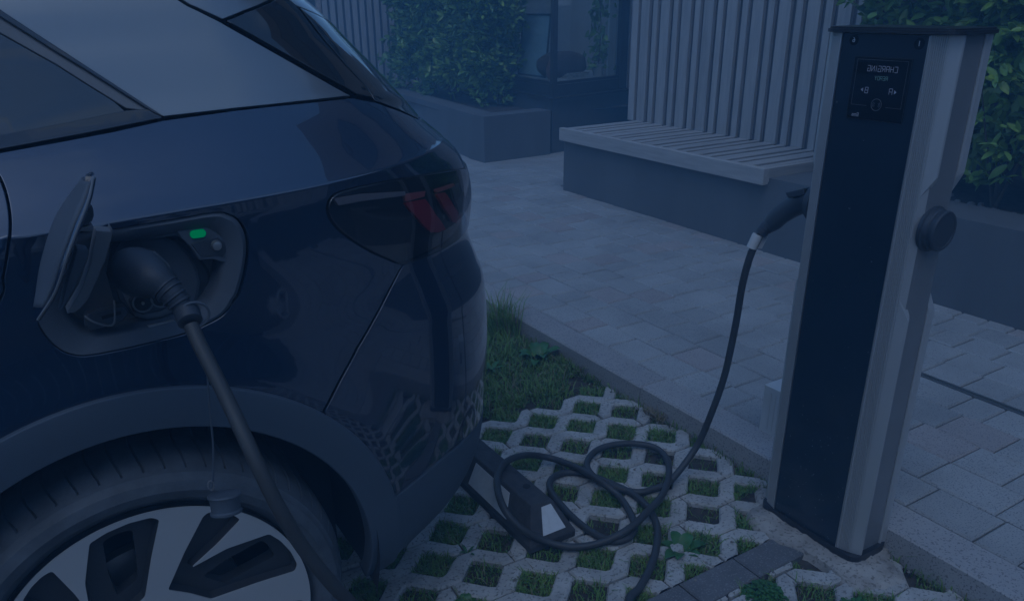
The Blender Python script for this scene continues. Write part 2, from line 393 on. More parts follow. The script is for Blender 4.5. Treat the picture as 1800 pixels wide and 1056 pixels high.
# mortar round the post foot
mb = MB(); nr = 40; rings = [(1.0, -.020), (.93, .004), (.6, .010), (.3, .014)]
V_ = []
for f_, z in rings:
    for k in range(nr):
        a = 2*PI*k/nr; rx = .150+.02*math.sin(3*a+1)+.014*math.sin(7*a); ry = .285+.035*math.sin(2*a+.6)+.02*math.sin(5*a+2)
        V_.append((1.85+rx*f_*math.cos(a), 1.19+ry*f_*math.sin(a)+random.gauss(0, .004), z+random.gauss(0, .003)))
V_.append((1.85, 1.19, .014))
F_ = [(r*nr+k, r*nr+(k+1) % nr, (r+1)*nr+(k+1) % nr, (r+1)*nr+k) for r in range(3) for k in range(nr)]+[(3*nr+k, 3*nr+(k+1) % nr, 4*nr) for k in range(nr)]
mb.add(V_, F_); mo = mb.build('mortar_bed', M['mortar'], smooth=True, angle=60)
tag(mo, 'rough pale mortar bed spread around the foot of the charging post', 'mortar')

# soil and grass in the cells
def blades(name, pts, parent, mats, hmin, hmax, lean=.5, w=.0022, label=None):
    n = len(pts); P = np.array(pts); h = rng.uniform(hmin, hmax, n)*rng.choice([.6, 1, 1, 1.25], n)
    a = rng.uniform(0, 2*PI, n); ln = rng.uniform(.1, 1, n)*lean*h
    dx, dy = np.cos(a)*ln, np.sin(a)*ln; b2 = a+PI/2+rng.normal(0, .5, n); wx, wy = np.cos(b2)*w, np.sin(b2)*w
    v = np.zeros((n, 5, 3))
    v[:, 0] = np.c_[P[:, 0]-wx, P[:, 1]-wy, P[:, 2]]; v[:, 1] = np.c_[P[:, 0]+wx, P[:, 1]+wy, P[:, 2]]
    v[:, 2] = np.c_[P[:, 0]-wx*.8+dx*.4, P[:, 1]-wy*.8+dy*.4, P[:, 2]+h*.62]; v[:, 3] = np.c_[P[:, 0]+wx*.8+dx*.4, P[:, 1]+wy*.8+dy*.4, P[:, 2]+h*.62]
    v[:, 4] = np.c_[P[:, 0]+dx, P[:, 1]+dy, P[:, 2]+h*rng.uniform(.75, 1, n)]
    me = bpy.data.meshes.new(name); idx = (np.arange(n)*5)[:, None]
    f = np.concatenate([idx+[0, 1, 3], idx+[0, 3, 2], idx+[2, 3, 4]], 1).reshape(-1, 3)
    me.from_pydata(v.reshape(-1, 3).tolist(), [], f.tolist())
    for m in mats: me.materials.append(m)
    mi = np.repeat((rng.random(n) < .12).astype(int)*(len(mats) > 1), 3); me.polygons.foreach_set('material_index', mi)
    o = link(name, me, parent); tag(o, label, kind='stuff'); return o
pts = []
bare = {(-1, -5), (0, -6), (-2, -8), (-6, -6), (-5, -7), (-7, -5), (-7, -3)}
for j in range(-15, 2):
    for i in range(-14, 2):
        if (i+j) % 2: continue
        c = lat(i, j)
        if c[0] > 2.0 or c[0] < .3 or c[1] < .7 or c[1] > 2.52: continue
        dens = random.choice((220, 420, 600, 760, 820)) if (i, j) not in bare else 50
        for _ in range(int(dens*1.5)):
            u_, w_ = random.uniform(-1, 1), random.uniform(-1, 1)
            if abs(u_)+abs(w_) > 1.06: continue
            px_, py_ = c[0]+u_*.070, c[1]+w_*.068
            if SY0-.01 < py_ < SY1+.01 or px_ > 1.94: continue
            if ((px_-1.85)/.17)**2+((py_-1.19)/.29)**2 < 1: continue
            pts.append((px_, py_, -.020))
tag(blades('cell_grass', pts, None, [M['grass'], M['dry']], .012, .030, 1.4, .0017), 'short green grass growing in the cells of the grid paving', 'grass')
pts = []
for _ in range(34000):
    y = random.uniform(2.36, 4.6); x = random.uniform(.75, 1.945)
    if y < 2.36+.10*(1.95-x) + (.12 if x > 1.80 else 0)+.03*math.sin(x*21): continue
    pts.append((x, y, -.03))
tag(blades('grass_patch', pts, None, [M['grass'], M['dry']], .03, .075, 1.5, .0021), 'longer tufty grass beside the kerb behind the car bumper', 'grass')
pts = []
for _ in range(900):     # thin growth along the kerb foot
    y = random.uniform(.4, 3.6); x = 1.945-abs(random.gauss(0, .012)); pts.append((x, y, -.02))
for _ in range(260):
    pts.append((1.915+random.gauss(0, .014), 2.63+random.gauss(0, .03), -.02))
tag(blades('kerb_grass', pts, None, [M['grass'], M['dry']], .02, .06, .8), 'thin line of grass along the foot of the kerb', 'grass')
pts = [(1.90+random.gauss(0, .022), 3.10+random.gauss(0, .05), -.02) for _ in range(240)]
o = blades('tall_grass_tuft', pts, None, [M['grass'], M['dry']], .13, .24, .9, .0022); del o['kind']
tag(o, 'tall arching grass tuft at the kerb right behind the bumper corner', 'grass tuft')
pts = [(1.925+random.gauss(0, .008), 2.03+random.gauss(0, .03), -.015) for _ in range(130)]
o = blades('dry_grass_tuft', pts, None, [M['dry']], .03, .06, 1.2); del o['kind']
tag(o, 'dry straw coloured grass tuft at the kerb foot', 'grass tuft')
# pebbles and litter in joints
mb = MB()
for _ in range(260):
    x, y = random.uniform(.5, 1.94), random.uniform(.9, 2.6)
    if random.random() < .5: x = 1.94-abs(random.gauss(0, .03))
    r = random.uniform(.002, .008); z = -.02 if random.random() < .6 else .002
    ph = random.random()*3
    vs_ = [(x+r*math.cos(ph+k*PI/2.5)*random.uniform(.7, 1), y+r*math.sin(ph+k*PI/2.5)*random.uniform(.7, 1), z) for k in range(5)]+[(x, y, z+r*.8)]
    mb.add(vs_, [(k, (k+1) % 5, 5) for k in range(5)])
tag(mb.build('pebbles', M['stone']), 'small pebbles and crumbs lying in the paving cells', 'pebbles', kind='stuff')

# broad-leaved weeds
def leaf_strip(mbx, base, direc, length, width, rise, nseg=6, curl=.35):
    base = Vector(base); d = Vector((math.cos(direc), math.sin(direc), 0)); s = Vector((-d.y, d.x, 0)); vs_ = []
    for k in range(nseg+1):
        t = k/nseg; w = width*math.sin(PI*min(1, t*.93+.07))**.7*(.5 if k == nseg else 1)*(0.04 if k == nseg else 1)
        c = base+d*length*t+Vector((0, 0, rise*math.sin(t*PI*.55)*1.1-curl*length*t*t*.4))
        z = .12*w
        vs_ += [c-s*w/2+Vector((0, 0, z)), c, c+s*w/2+Vector((0, 0, z))]
    mbx.add(vs_, [(k*3+a, k*3+a+1, k*3+a+4, k*3+a+3) for k in range(nseg) for a in (0, 1)])
def weed(name, loc, n, length, width, rise, label, cat, rot0=0, m='weed'):
    t = thing(name, label, cat); t.location = loc
    for k in range(n):
        b = MB(); leaf_strip(b, (0, 0, 0), rot0+2*PI*k/n+random.gauss(0, .25), length*random.uniform(.75, 1.1), width*random.uniform(.8, 1.15), rise*random.uniform(.5, 1.2)); b.build('leaf', M[m], t, smooth=True, angle=60)
    return t
weed('dock_plant', (1.86, 2.74, -.02), 8, .12, .045, .09, 'broad leaved dock plant in the grass against the kerb', 'weed')
weed('plantain', (1.45, 1.375, -.02), 7, .075, .035, .035, 'low plantain with broad leaves in a paving cell near the post', 'weed', 2.2)
weed('dandelion', (1.28, 1.93, -.02), 8, .08, .022, .02, 'flat dandelion rosette beside the wheel stop under the cable', 'weed', .5)
weed('small_dandelion', (1.60, 2.72, .01), 9, .06, .014, .03, 'pale small rosette in the middle of the long grass', 'weed', .1)
weed('seedling', (.905, 1.70, -.01), 4, .03, .010, .025, 'tiny seedling in a paving joint near the car bumper', 'weed')
weed('round_leaf_weed', (.80, 1.52, -.02), 6, .035, .03, .02, 'small round leaved weed at the bottom edge near the wheel', 'weed')
def clump(name, loc, r, n, label):
    t = thing(name, label, 'weed'); t.location = loc; b = MB()
    for _ in range(n):
        a = random.uniform(0, 2*PI); q = r*math.sqrt(random.random()); z = .045*math.sqrt(max(0, 1-(q/r)**2))*random.uniform(.5, 1)
        leaf_strip(b, (q*math.cos(a), q*math.sin(a), z), random.uniform(0, 6.3), .014, .011, .002, 3)
    o = b.build('foliage', M['weed'], t); tag(o, kind='stuff')
    b = MB()
    for _ in range(14):
        a = random.uniform(0, 2*PI); b.tube([(0, 0, 0), (r*.4*math.cos(a), r*.4*math.sin(a), .025), (r*.8*math.cos(a), r*.8*math.sin(a), .03)], .0012, 4)
    b.build('stem', M['weed'], t)
clump('clover_clump', (1.50, 1.10, -.02), .062, 420, 'bushy green clover clump by the dark setts, left of the post foot')
clump('clover_clump', (1.66, .93, -.02), .05, 260, 'small clover clump at the bottom edge right of the dark setts')

# ------------------------------------------------------------------ hedges
lm = MB(); n_ = 5; V_ = []
for k in range(n_+1):
    t = k/n_; w = .44*math.sin(PI*min(.999, t*.9+.1))**.9; V_ += [(t, -w/2, .10*w-.10*t*t), (t, 0, -.06*w-.10*t*t), (t, w/2, .10*w-.10*t*t)]
lm.add(V_, [(k*3+a, k*3+a+1, k*3+a+4, k*3+a+3) for k in range(n_) for a in (0, 1)]); LEAF = np.array(lm.v); LEAFF = np.array(lm.f)
leaf_me = lm.mesh('leaf', M['leaf'], smooth=True, recalc=False); leaf_me2 = lm.mesh('leaf', M['leaf_new'], smooth=True, recalc=False)
def leaf_cloud(name, P, D, size, parent, mats, pnew=.12):
    n = len(P); D = D/np.linalg.norm(D, axis=1)[:, None]; up = rng.normal(0, 1, (n, 3))+np.array([0, 0, 1.2]); s = np.cross(up, D); s /= np.linalg.norm(s, axis=1)[:, None]; u = np.cross(D, s)
    Lf = LEAF[None]*size[:, None, None]
    V = P[:, None, :]+Lf[..., 0:1]*D[:, None]+Lf[..., 1:2]*s[:, None]+Lf[..., 2:3]*u[:, None]
    F = (LEAFF[None]+(np.arange(n)*len(LEAF))[:, None, None]).reshape(-1, 4)
    me = bpy.data.meshes.new(name); me.from_pydata(V.reshape(-1, 3).tolist(), [], F.tolist())
    for m in mats: me.materials.append(m)
    me.polygons.foreach_set('material_index', np.repeat((rng.random(n) < pnew).astype(int), len(LEAFF))); me.shade_smooth()
    return tag(link(name, me, parent), kind='stuff')
# ------------------------------------------------------------------ bench and slatted wall
WX = 4.5
bw = thing('slatted_wall', 'grey timber wall of vertical wide and narrow slats behind the bench', 'wall')
b = MB(); b.box(WX+.03, WX+.25, 3.215, 5.325, .10, 3.0); b.build('backing_board', M['gap'], bw)
y = 5.312; k = 0; slats = []
slats.append((5.312, 5.240))
y = 5.203
while y > 3.3:
    slats.append((y, y-.093)); slats.append((y-.136, y-.187)); y -= .2262
slat_m = {}
for (a, c) in slats:
    if c < 3.21: c = 3.222
    w = round(a-c, 3)
    if w not in slat_m:
        q = MB(); h = 2.46; q.add([(0, 0, 0), (0, -w, 0), (.028, -w, 0), (.028, 0, 0)]+[], []); q = MB(); q.box(0, .0285, -w, 0, 0, 2.42); slat_m[w] = q.mesh('slat', M['wood'])
    o = link('slat', slat_m[w], bw); o.location = (WX+random.gauss(0, .0012), a, .575)
bench = thing('bench', 'built-in bench with grey timber slat seat on a rendered wall beside the charging post', 'bench')
b = MB(); b.cbox(3.735, 3.779, 3.165, 5.225, .488, .583, .003); b.build('fascia', M['wood_long'], bench)
for (a, c) in [(5.215, 5.15)]+slats:
    if c < 3.16: continue
    a = min(a, 5.2)
    if a <= c: continue
    b = MB(); b.cbox(3.781, WX-.003, c, a, .540, .580+random.gauss(0, .0008), .002); b.build('slat', M['wood_seat'], bench)
b = MB(); b.cbox(3.781, WX-.003, 3.168, 3.20, .500, .5805, .002); b.build('end_board', M['wood_seat'], bench)
b = MB()
for xx in (3.90, 4.15, 4.40): b.box(xx, xx+.04, 3.21, 5.18, .5275, .539)
b.build('bearer', M['wood'], bench)
b = MB(); b.box(3.795, 4.52, 3.205, 5.24, KZ-.05, .526); b.build('base', M['render'], bench)
# long low planter to the right of the bench
pl = thing('planter', 'long grey rendered planter behind the charging post holding the right hedge', 'planter')
b = MB(); b.box(3.79, 4.10, -1.5, 3.203, KZ-.05, .524); b.box(4.10, 5.4, -1.5, -1.3, KZ-.05, .524); b.box(4.10, 4.52, 3.0, 3.203, KZ-.05, .522); b.build('wall', M['render'], pl)
b = MB(); n_ = 40
V_ = [(4.10+1.3*i/12, -1.3+4.3*jj/n_, .47+random.gauss(0, .012)+(0 if i else .02)) for jj in range(n_+1) for i in range(13)]
b.add(V_, [(jj*13+i, jj*13+i+1, (jj+1)*13+i+1, (jj+1)*13+i) for jj in range(n_) for i in range(12)]); b.build('soil', M['soil'], pl, smooth=True, angle=80)
b = MB()
for _ in range(260):
    x, y, r = 4.10+abs(random.gauss(0, .10))+.02, random.uniform(-.5, 3.0), random.uniform(.012, .03); ph = random.random()*6
    a_ = [(x+r*math.cos(ph+q*PI/3)*random.uniform(.7, 1.1), y+r*math.sin(ph+q*PI/3)*random.uniform(.7, 1.1), .475) for q in range(6)]
    b_ = [((p[0]-x)*.75+x, (p[1]-y)*.75+y, .475+r*.8) for p in a_]
    b.add(a_+b_+[(x, y, .475+r)], [(q, (q+1) % 6, 6+(q+1) % 6, 6+q) for q in range(6)]+[(6+q, 6+(q+1) % 6, 12) for q in range(6)])
tag(b.build('stones', M['stone'], pl, smooth=True, angle=60), kind='stuff')
b = MB(); b.box(5.2, 5.5, -3, 5.3, .1, 3.0); tag(b.build('boundary_wall', M['render_dark']), 'dark wall standing behind the right hedge', 'wall')

# ------------------------------------------------------------------ left planter, bay window
PC = Vector((3.872, 6.635, 0)); PR = Vector((4.647, 6.651, 0)); PLf = Vector((4.15, 9.10, 0))
dR = (PR-PC).normalized(); dL = (PLf-PC).normalized()
pl2 = thing('planter', 'grey rendered corner planter under the left laurel hedge', 'planter')
def quadwall(mbx, pts, z0, z1): mbx.prism([(p[0], p[1], 0) for p in pts], (0, 0, z0), (0, 0, z1))
nL = Vector((dL.y, -dL.x, 0)); nR = Vector((-dR.y, dR.x, 0))
b = MB(); th = .22
quadwall(b, [PC, PC+dR*.775, PC+dR*.775+nR*th, PC+nR*th], KZ-.05, .51)
quadwall(b, [PC+nR*th, PC+nR*th+nL*th, PLf+dL*2+nL*th, PLf+dL*2], KZ-.05, .51)
b.build('wall', M['render'], pl2)
b = MB(); b.add([(3.9, 6.8, .455), (6.0, 6.8, .455), (6.5, 12, .455), (4.3, 12, .455)], [(0, 1, 2, 3)]); b.build('soil', M['soil'], pl2)
# bay
zs = .60
BC = Vector((4.655, 6.648, 0)); BL = Vector((4.90, 8.6, 0)); BR_ = Vector((5.90, 6.905, 0))
d1 = (BL-BC).normalized(); d2 = (BR_-BC).normalized(); n1 = Vector((d1.y, -d1.x, 0)); n2 = Vector((-d2.y, d2.x, 0))
bay = thing('bay_window', 'dark framed corner shop window above a black sill between hedge and slatted wall', 'window')
b = MB(); quadwall(b, [BC+d2*.03+d1*.03, BR_+d1*.03, BR_+Vector((0, 3.4, 0)), BL+d1*.6+n1*.03], KZ-.05, zs-.002); b.build('base', M['render_dark'], bay)
b = MB(); quadwall(b, [BC-d1*.03-d2*.03, BR_-d1*.03+d2*.06, BR_+d1*.25+d2*.06, BC+d1*.25+d2*.22, BL+d2*.2, BL-d2*.03], zs, zs+.022); b.build('sill', M['black_gloss'], bay)
fb = .08
F0 = BC+(d1+d2)*fb
def post(mbx, c, w, z0, z1): mbx.prism([c+d1*(-w/2)+d2*(-w/2), c+d1*(-w/2)+d2*(w/2), c+d1*(w/2)+d2*(w/2), c+d1*(w/2)+d2*(-w/2)], (0, 0, z0), (0, 0, z1))
FR = F0+d2*1.03; FL = F0+d1*1.7
b = MB(); post(b, F0, .062, zs+.022, 2.6); b.build('corner_post', M['black_gloss'], bay)
b = MB(); post(b, FR, .07, zs+.022, 2.6); post(b, FR+d2*.07, .055, zs+.022, 2.6); b.build('jamb', M['black_gloss'], bay)
b = MB(); post(b, FL, .07, zs+.022, 2.6); b.build('jamb', M['black_gloss'], bay)
b = MB()
for (A, D, Nn, Ln) in ((F0, d2, d1, 1.0), (F0, d1, d2, 1.67)):
    a0 = A+D*.032; a1 = A+D*(Ln-.002)
    b.prism([a0-Nn*.032, a1-Nn*.032, a1+Nn*.03, a0+Nn*.03], (0, 0, zs+.0225), (0, 0, zs+.135))
    b.prism([a0-Nn*.026, a1-Nn*.026, a1+Nn*.03, a0+Nn*.03], (0, 0, zs+.136), (0, 0, zs+.165))
b.build('bottom_rail', M['black_gloss'], bay)
for (A, D, Nn, Ln) in ((F0, d2, d1, 1.0), (F0, d1, d2, 1.67)):
    b = MB(); a0 = A+D*.034; a1 = A+D*(Ln-.036)
    b.prism([a0-Nn*.004, a1-Nn*.004, a1+Nn*.004, a0+Nn*.004], (0, 0, zs+.166), (0, 0, 2.6)); b.build('pane', M['pane'], bay)
b = MB(); quadwall(b, [BC, BR_, BR_+Vector((0, 3.4, 0)), BL+d1*.6], 2.6, 2.9); b.build('added_roof_pane', M['pane'], bay)  # invented glass lid in place of a ceiling, lets sky brighten the room
b = MB(); quadwall(b, [BC+(d1+d2)*.14, BR_+d1*.1, BR_+Vector((0, 3.3, 0)), BL+d2*.1], zs+.023, zs+.16); b.build('window_seat', M['room'], bay)
b = MB(); q0 = BR_+Vector((1.2, 3.4, 0)); q1 = BL+d1*.7; b.prism([q1, q0, q0+Vector((0, .1, 0)), q1+Vector((0, .1, 0))], (0, 0, .3), (0, 0, 2.6))
r0 = FR+d2*.18; b.prism([r0, r0+d2*.05, r0+d2*.05+Vector((0, 3.2, 0)), r0+Vector((0, 3.2, 0))], (0, 0, .6), (0, 0, 2.6)); b.build('room_wall', M['room'], bay)
zt = zs+.16
b = MB(); a0 = FR-d2*.16+d1*.05; b.prism([a0, a0+d2*.11, a0+d2*.11+d1*.03, a0+d1*.03], (0, 0, zt), (0, 0, 2.59)); tag(b.build('curtain', M['curtain']), 'narrow white blind panel standing inside the right edge of the window', 'blind')
# leaning picture
pic = thing('framed_picture', 'thin dark framed pale picture leaning inside the left window pane', 'picture')
p0 = F0+d1*.98+d2*.10; p1 = F0+d1*.42+d2*.16; ztp = 1.32
def leanquad(a, c, s0, s1, z0, z1, off):   # panel between points a and c
    e = c-a; up = Vector((.10, .05, 0))
    return [a+e*s0+up*z0+Vector((0, 0, zt+z0*.62)), a+e*s1+up*z0+Vector((0, 0, zt+z0*.62)), a+e*s1+up*z1+Vector((0, 0, zt+z1*.62)), a+e*s0+up*z1+Vector((0, 0, zt+z1*.62))]
nn = Vector((.03, .02, 0))
b = MB(); b.prism(leanquad(p0, p1, .04, .96, .03, .97, 0), (0, 0, 0), nn*.3); b.build('picture_sheet', M['mirror'], pic)
for (s0, s1, z0, z1) in ((0, 1, 0, .03), (0, 1, .97, 1), (0, .035, .03, .97), (.965, 1, .03, .97)):
    b = MB(); b.prism(leanquad(p0, p1, s0, s1, z0, z1, 0), -nn*.2, nn*.6); b.build('frame', M['black_matt'], pic)
# cushion, magazines, vase
def blob(name, c, sx, sy, sz, m, label, cat, n=14, seed=0):
    r_ = random.Random(seed); mb_ = MB(); V = []
    for i in range(n+1):
        for k in range(2*n):
            th_ = PI*i/n; ph_ = PI*k/n; e = lambda t: math.copysign(abs(t)**.75, t)
            V.append((c[0]+sx*e(math.sin(th_)*math.cos(ph_))*(1+.05*math.sin(5*ph_+i)), c[1]+sy*e(math.sin(th_)*math.sin(ph_)), c[2]+sz*e(math.cos(th_))*(1+.08*math.sin(3*ph_))))
    mb_.add(V, [(i*2*n+k, i*2*n+(k+1) % (2*n), (i+1)*2*n+(k+1) % (2*n), (i+1)*2*n+k) for i in range(n) for k in range(2*n)])
    return tag(mb_.build(name, M[m], smooth=True, angle=80), label, cat)
qc = F0+d2*.36+d1*.34
blob('cushion', (qc.x, qc.y, zt+.125), .30, .10, .125, 'cushion', 'brown fabric cushion lying on the window seat behind the right pane', 'cushion')
for k in range(4):
    b = MB(); c = F0+d2*(.30+.02*k)+d1*(.13+.01*k); b.prism([c, c+d2*.30, c+d2*.30+d1*.18, c+d1*.18], (0, 0, zt+.002+.012*k), (0, 0, zt+.012+.012*k))
    tag(b.build('magazine', M['paper']), ['lowest magazine in the stack on the window seat', 'second magazine from the bottom of the window seat stack', 'third magazine from the bottom of the window seat stack', 'topmost magazine of the window seat stack'][k], 'magazine', 'magazines stacked in the window')
vc = F0+d1*.24+d2*.13; b = MB(); b.disc_tube((vc.x, vc.y, zt), (0, 0, 1), [(0, .03), (.03, .05), (.10, .058), (.17, .03), (.20, .022), (.23, .03)], 20)
tag(b.build('vase', M['terracotta'], smooth=True, angle=50), 'small red clay vase beside the leaning picture', 'vase')
pt_ = thing('potted_plant', 'leafy indoor plant in a pot standing behind the right window pane', 'plant')
pc2 = F0+d2*.80+d1*.16; b = MB(); b.disc_tube((pc2.x, pc2.y, zt), (0, 0, 1), [(0, .05), (.10, .065), (.105, .07), (.12, .07), (.12, .06)], 20); b.build('pot', M['white'], pt_, smooth=True, angle=30)
Pp = np.c_[rng.normal(pc2.x, .07, 260), rng.normal(pc2.y, .06, 260), rng.uniform(zt+.08, zt+1.0, 260)]; leaf_cloud('foliage', Pp, rng.normal(0, 1, (260, 3))+[0, 0, -.3], rng.uniform(.06, .10, 260), pt_, [M['leaf'], M['leaf_new']], .2)
b = MB(); b.tube([(pc2.x, pc2.y, zt+.10), (pc2.x+.02, pc2.y, zt+.5), (pc2.x-.02, pc2.y+.02, zt+1.0)], [.008, .006, .003], 6); b.build('stem', M['stem'], pt_)
# wall bit at the right end of the bay
b = MB(); b.box(5.98, 6.1, 6.2, 9.0, .1, 3.0); bwall = thing('far_slatted_wall', 'short slatted timber wall at the right end of the bay window', 'wall'); b.build('backing_board', M['gap'], bwall)
for yy in (6.32, 6.42, 6.55, 6.66, 6.80, 6.92, 7.05): b = MB(); b.box(5.94, 5.979, yy, yy+(.085 if int(yy*100) % 3 else .06), .3, 3.0); b.build('slat', M['wood'], bwall)
# far wall of fine battens, and the dark doorway
fw = thing('batten_wall', 'pale wall of fine vertical battens behind the left hedge', 'wall')
W0 = Vector((3.93, 10.9, 0)); W1 = Vector((7.2, 10.2, 0)); dw = (W1-W0).normalized(); nw = Vector((-dw.y, dw.x, 0))
b = MB(); quadwall(b, [W0, W1, W1+nw*.2, W0+nw*.2], .2, 3.2); b.build('backing_board', M['gap'], fw)
k = 0; bmesh_ = None
while k*.098 < 3.2:
    a0 = W0+dw*(k*.098)-nw*.035
    b = MB(); b.prism([Vector((0, 0, 0)), dw*.064, dw*.064+nw*.034, nw*.034], (0, 0, 0), (0, 0, 2.6))
    if bmesh_ is None: bmesh_ = b.mesh('slat', M['wood'])
    o = link('slat', bmesh_, fw); o.location = (a0.x, a0.y, .52); k += 1
b = MB(); quadwall(b, [W0-nw*.06-dw*.02, W1-nw*.06, W1-nw*.036, W0-nw*.036-dw*.02], .44, .515); b.build('bottom_rail', M['wood'], fw)
dr = thing('door', 'dark recessed door far behind the car roof, left of the batten wall', 'door')
b = MB(); quadwall(b, [W0-dw*1.6+nw*.12, W0-dw*.01+nw*.12, W0-dw*.01+nw*.2, W0-dw*1.6+nw*.2], .08, 3.2); b.build('door_leaf', M['fence'], dr)
b = MB(); quadwall(b, [W0-dw*.07+nw*.0, W0-dw*.01, W0-dw*.01+nw*.118, W0-dw*.07+nw*.118], .08, 3.2); b.build('frame', M['brick'], dr)

def hedge(name, label, box, n, size, nleaf, view, front_normal):
    x0, x1, y0, y1, z0, z1 = box; t = thing(name, label, 'hedge')
    P = []; D = []; c = np.array([(x0+x1)/2, (y0+y1)/2, (z0+z1)/2]); h = np.array([x1-x0, y1-y0, z1-z0])/2
    bump = lambda p: .06*math.sin(p[1]*5.1+p[2]*3.7)+.05*math.sin(p[2]*7.9+p[0]*6)+.04*math.sin(p[1]*11+p[2]*13)
    ncl = n//9
    for _ in range(ncl):        # sprigs: a small twig with leaves around it
        f = random.random(); q = np.array([random.uniform(-1, 1) for _ in range(3)])
        ax = random.choices((0, 1, 2), (3.2, 2.2, 1.0))[0]; sg = -1 if ax < 2 and random.random() < .85 else 1
        depth = abs(random.gauss(0, .10)); q[ax] = sg
        p = c+q*h; p[ax] -= sg*depth; p[ax] += sg*bump(p)
        if p[2] < z0+.25 and random.random() < .55: continue
        out = np.zeros(3); out[ax] = sg
        d0 = out*1.0+np.array([random.gauss(0, .5), random.gauss(0, .5), .55+random.gauss(0, .4)]); d0 /= np.linalg.norm(d0)
        for k in range(random.randint(6, 12)):
            s_ = random.uniform(0, .13); d = d0*.7+np.array([random.gauss(0, .6), random.gauss(0, .6), random.gauss(-.1, .45)])
            P.append(p+d0*s_); D.append(d)
    P = np.array(P); D = np.array(D); sz = rng.uniform(.65, 1.2, len(P))*size
    # the leaves nearest to the camera stand as single leaves
    pr = np.array([project(p) for p in P]); vis = (pr[:, 2] > .5) & (pr[:, 0] > view[0]) & (pr[:, 0] < view[1]) & (pr[:, 1] > 0) & (pr[:, 1] < 420)
    dist = np.linalg.norm(P-CAMP, axis=1)+np.where(vis, 0, 100); order = np.argsort(dist); near = order[:nleaf]; rest = order[nleaf:]
    leaf_cloud('foliage', P[rest], D[rest], sz[rest], t, [M['leaf'], M['leaf_new']])
    for i in near:
        d = Vector(D[i]).normalized(); s = Vector((random.gauss(0, .4), random.gauss(0, .4), 1)).cross(d).normalized(); u = d.cross(s)
        o = link('leaf', leaf_me2 if random.random() < .15 else leaf_me, t)
        o.matrix_world = Matrix(((d.x, s.x, u.x, P[i][0]), (d.y, s.y, u.y, P[i][1]), (d.z, s.z, u.z, P[i][2]), (0, 0, 0, 1))) @ Matrix.Scale(sz[i], 4)
    # stems
    b = MB(); yy = y0+.1
    while yy < y1:
        xx = x0+random.uniform(.12, .45)
        for _ in range(5):
            a = random.uniform(0, 2*PI); l = random.uniform(.35, .8)
            b.tube([(xx, yy, z0-.05), (xx+.08*l*math.cos(a), yy+.12*l*math.sin(a), z0+.12), (xx+.3*l*math.cos(a), yy+.5*l*math.sin(a), z0+l*.8)], [.012, .008, .004], 6)
        yy += random.uniform(.28, .45)
    b.build('stems', M['stem'], t, smooth=True, angle=60)
    # dark inner mass of older leaves
    m = n//2
    P2 = c+rng.uniform(-.86, .86, (m, 3))*h; P2[:, 2] = np.maximum(P2[:, 2], z0+.22); leaf_cloud('inner_foliage', P2, rng.normal(0, 1, (m, 3)), rng.uniform(.8, 1.3, m)*size*1.15, t, [M['leaf'], M['leaf_new']], .02)
hedge('laurel_hedge', 'clipped laurel hedge in the right planter behind the charging post', (4.16, 4.85, .3, 2.98, .50, 2.1), 19000, .070, 240, (1500, 1800), None)
hedge('laurel_hedge', 'tall laurel hedge in the corner planter left of the bay window', (4.42, 4.90, 7.62, 9.9, .47, 2.3), 19000, .082, 150, (660, 960), None)
# ------------------------------------------------------------------ car body surface
XS, YC, BRK = .28, 2.27, (1.19, 1.335)
ROWS = [(.24, 1.46, .50), (.30, 1.385, .48), (.38, 1.356, .46), (.50, 1.345, .46), (.70, 1.342, .46), (.84, 1.3435, .46), (.90, 1.345, .46), (.97, 1.348, .46), (1.05, 1.350, .46), (1.15, 1.352, .46), (1.19, 1.349, .46),
        (1.215, 1.372, .46), (1.26, 1.408, .46), (1.30, 1.442, .46), (1.335, 1.476, .46), (1.36, 1.488, .46), (1.45, 1.525, .46), (1.56, 1.58, .46), (1.62, 1.66, .44), (1.65, 1.80, .36), (1.66, 2.0, .25)]
XR = [.85, .93, .975, .999, 1.017, 1.012, .988, .966, .978, .945, .901, .895, .882, .876, .873, .854, .776, .66, .55, .42, .30]
VV = [r[0] for r in ROWS]; YV = [r[1] for r in ROWS]; BV = [r[2] for r in ROWS]
def herm(x, xs, ys, br=()):
    xs = np.asarray(xs, float); ys = np.asarray(ys, float); n = len(xs); d = np.diff(ys)/np.diff(xs); ml = np.empty(n); mr = np.empty(n)
    for i in range(n):
        l = d[max(i-1, 0)]; r = d[min(i, n-2)]
        if any(abs(xs[i]-q) < 1e-6 for q in br) or i in (0, n-1): ml[i] = l; mr[i] = r
        else:
            m = 0 if l*r <= 0 else (l+r)/2
            if l*r > 0: m = np.sign(m)*min(abs(m), 3*min(abs(l), abs(r)))
            ml[i] = mr[i] = m
    x = np.clip(x, xs[0], xs[-1]); k = np.clip(np.searchsorted(xs, x, side='right')-1, 0, n-2)
    h = xs[k+1]-xs[k]; t = (x-xs[k])/h
    return (2*t**3-3*t**2+1)*ys[k]+(t**3-2*t**2+t)*h*mr[k]+(-2*t**3+3*t**2)*ys[k+1]+(t**3-t**2)*h*ml[k+1]
UC = .7
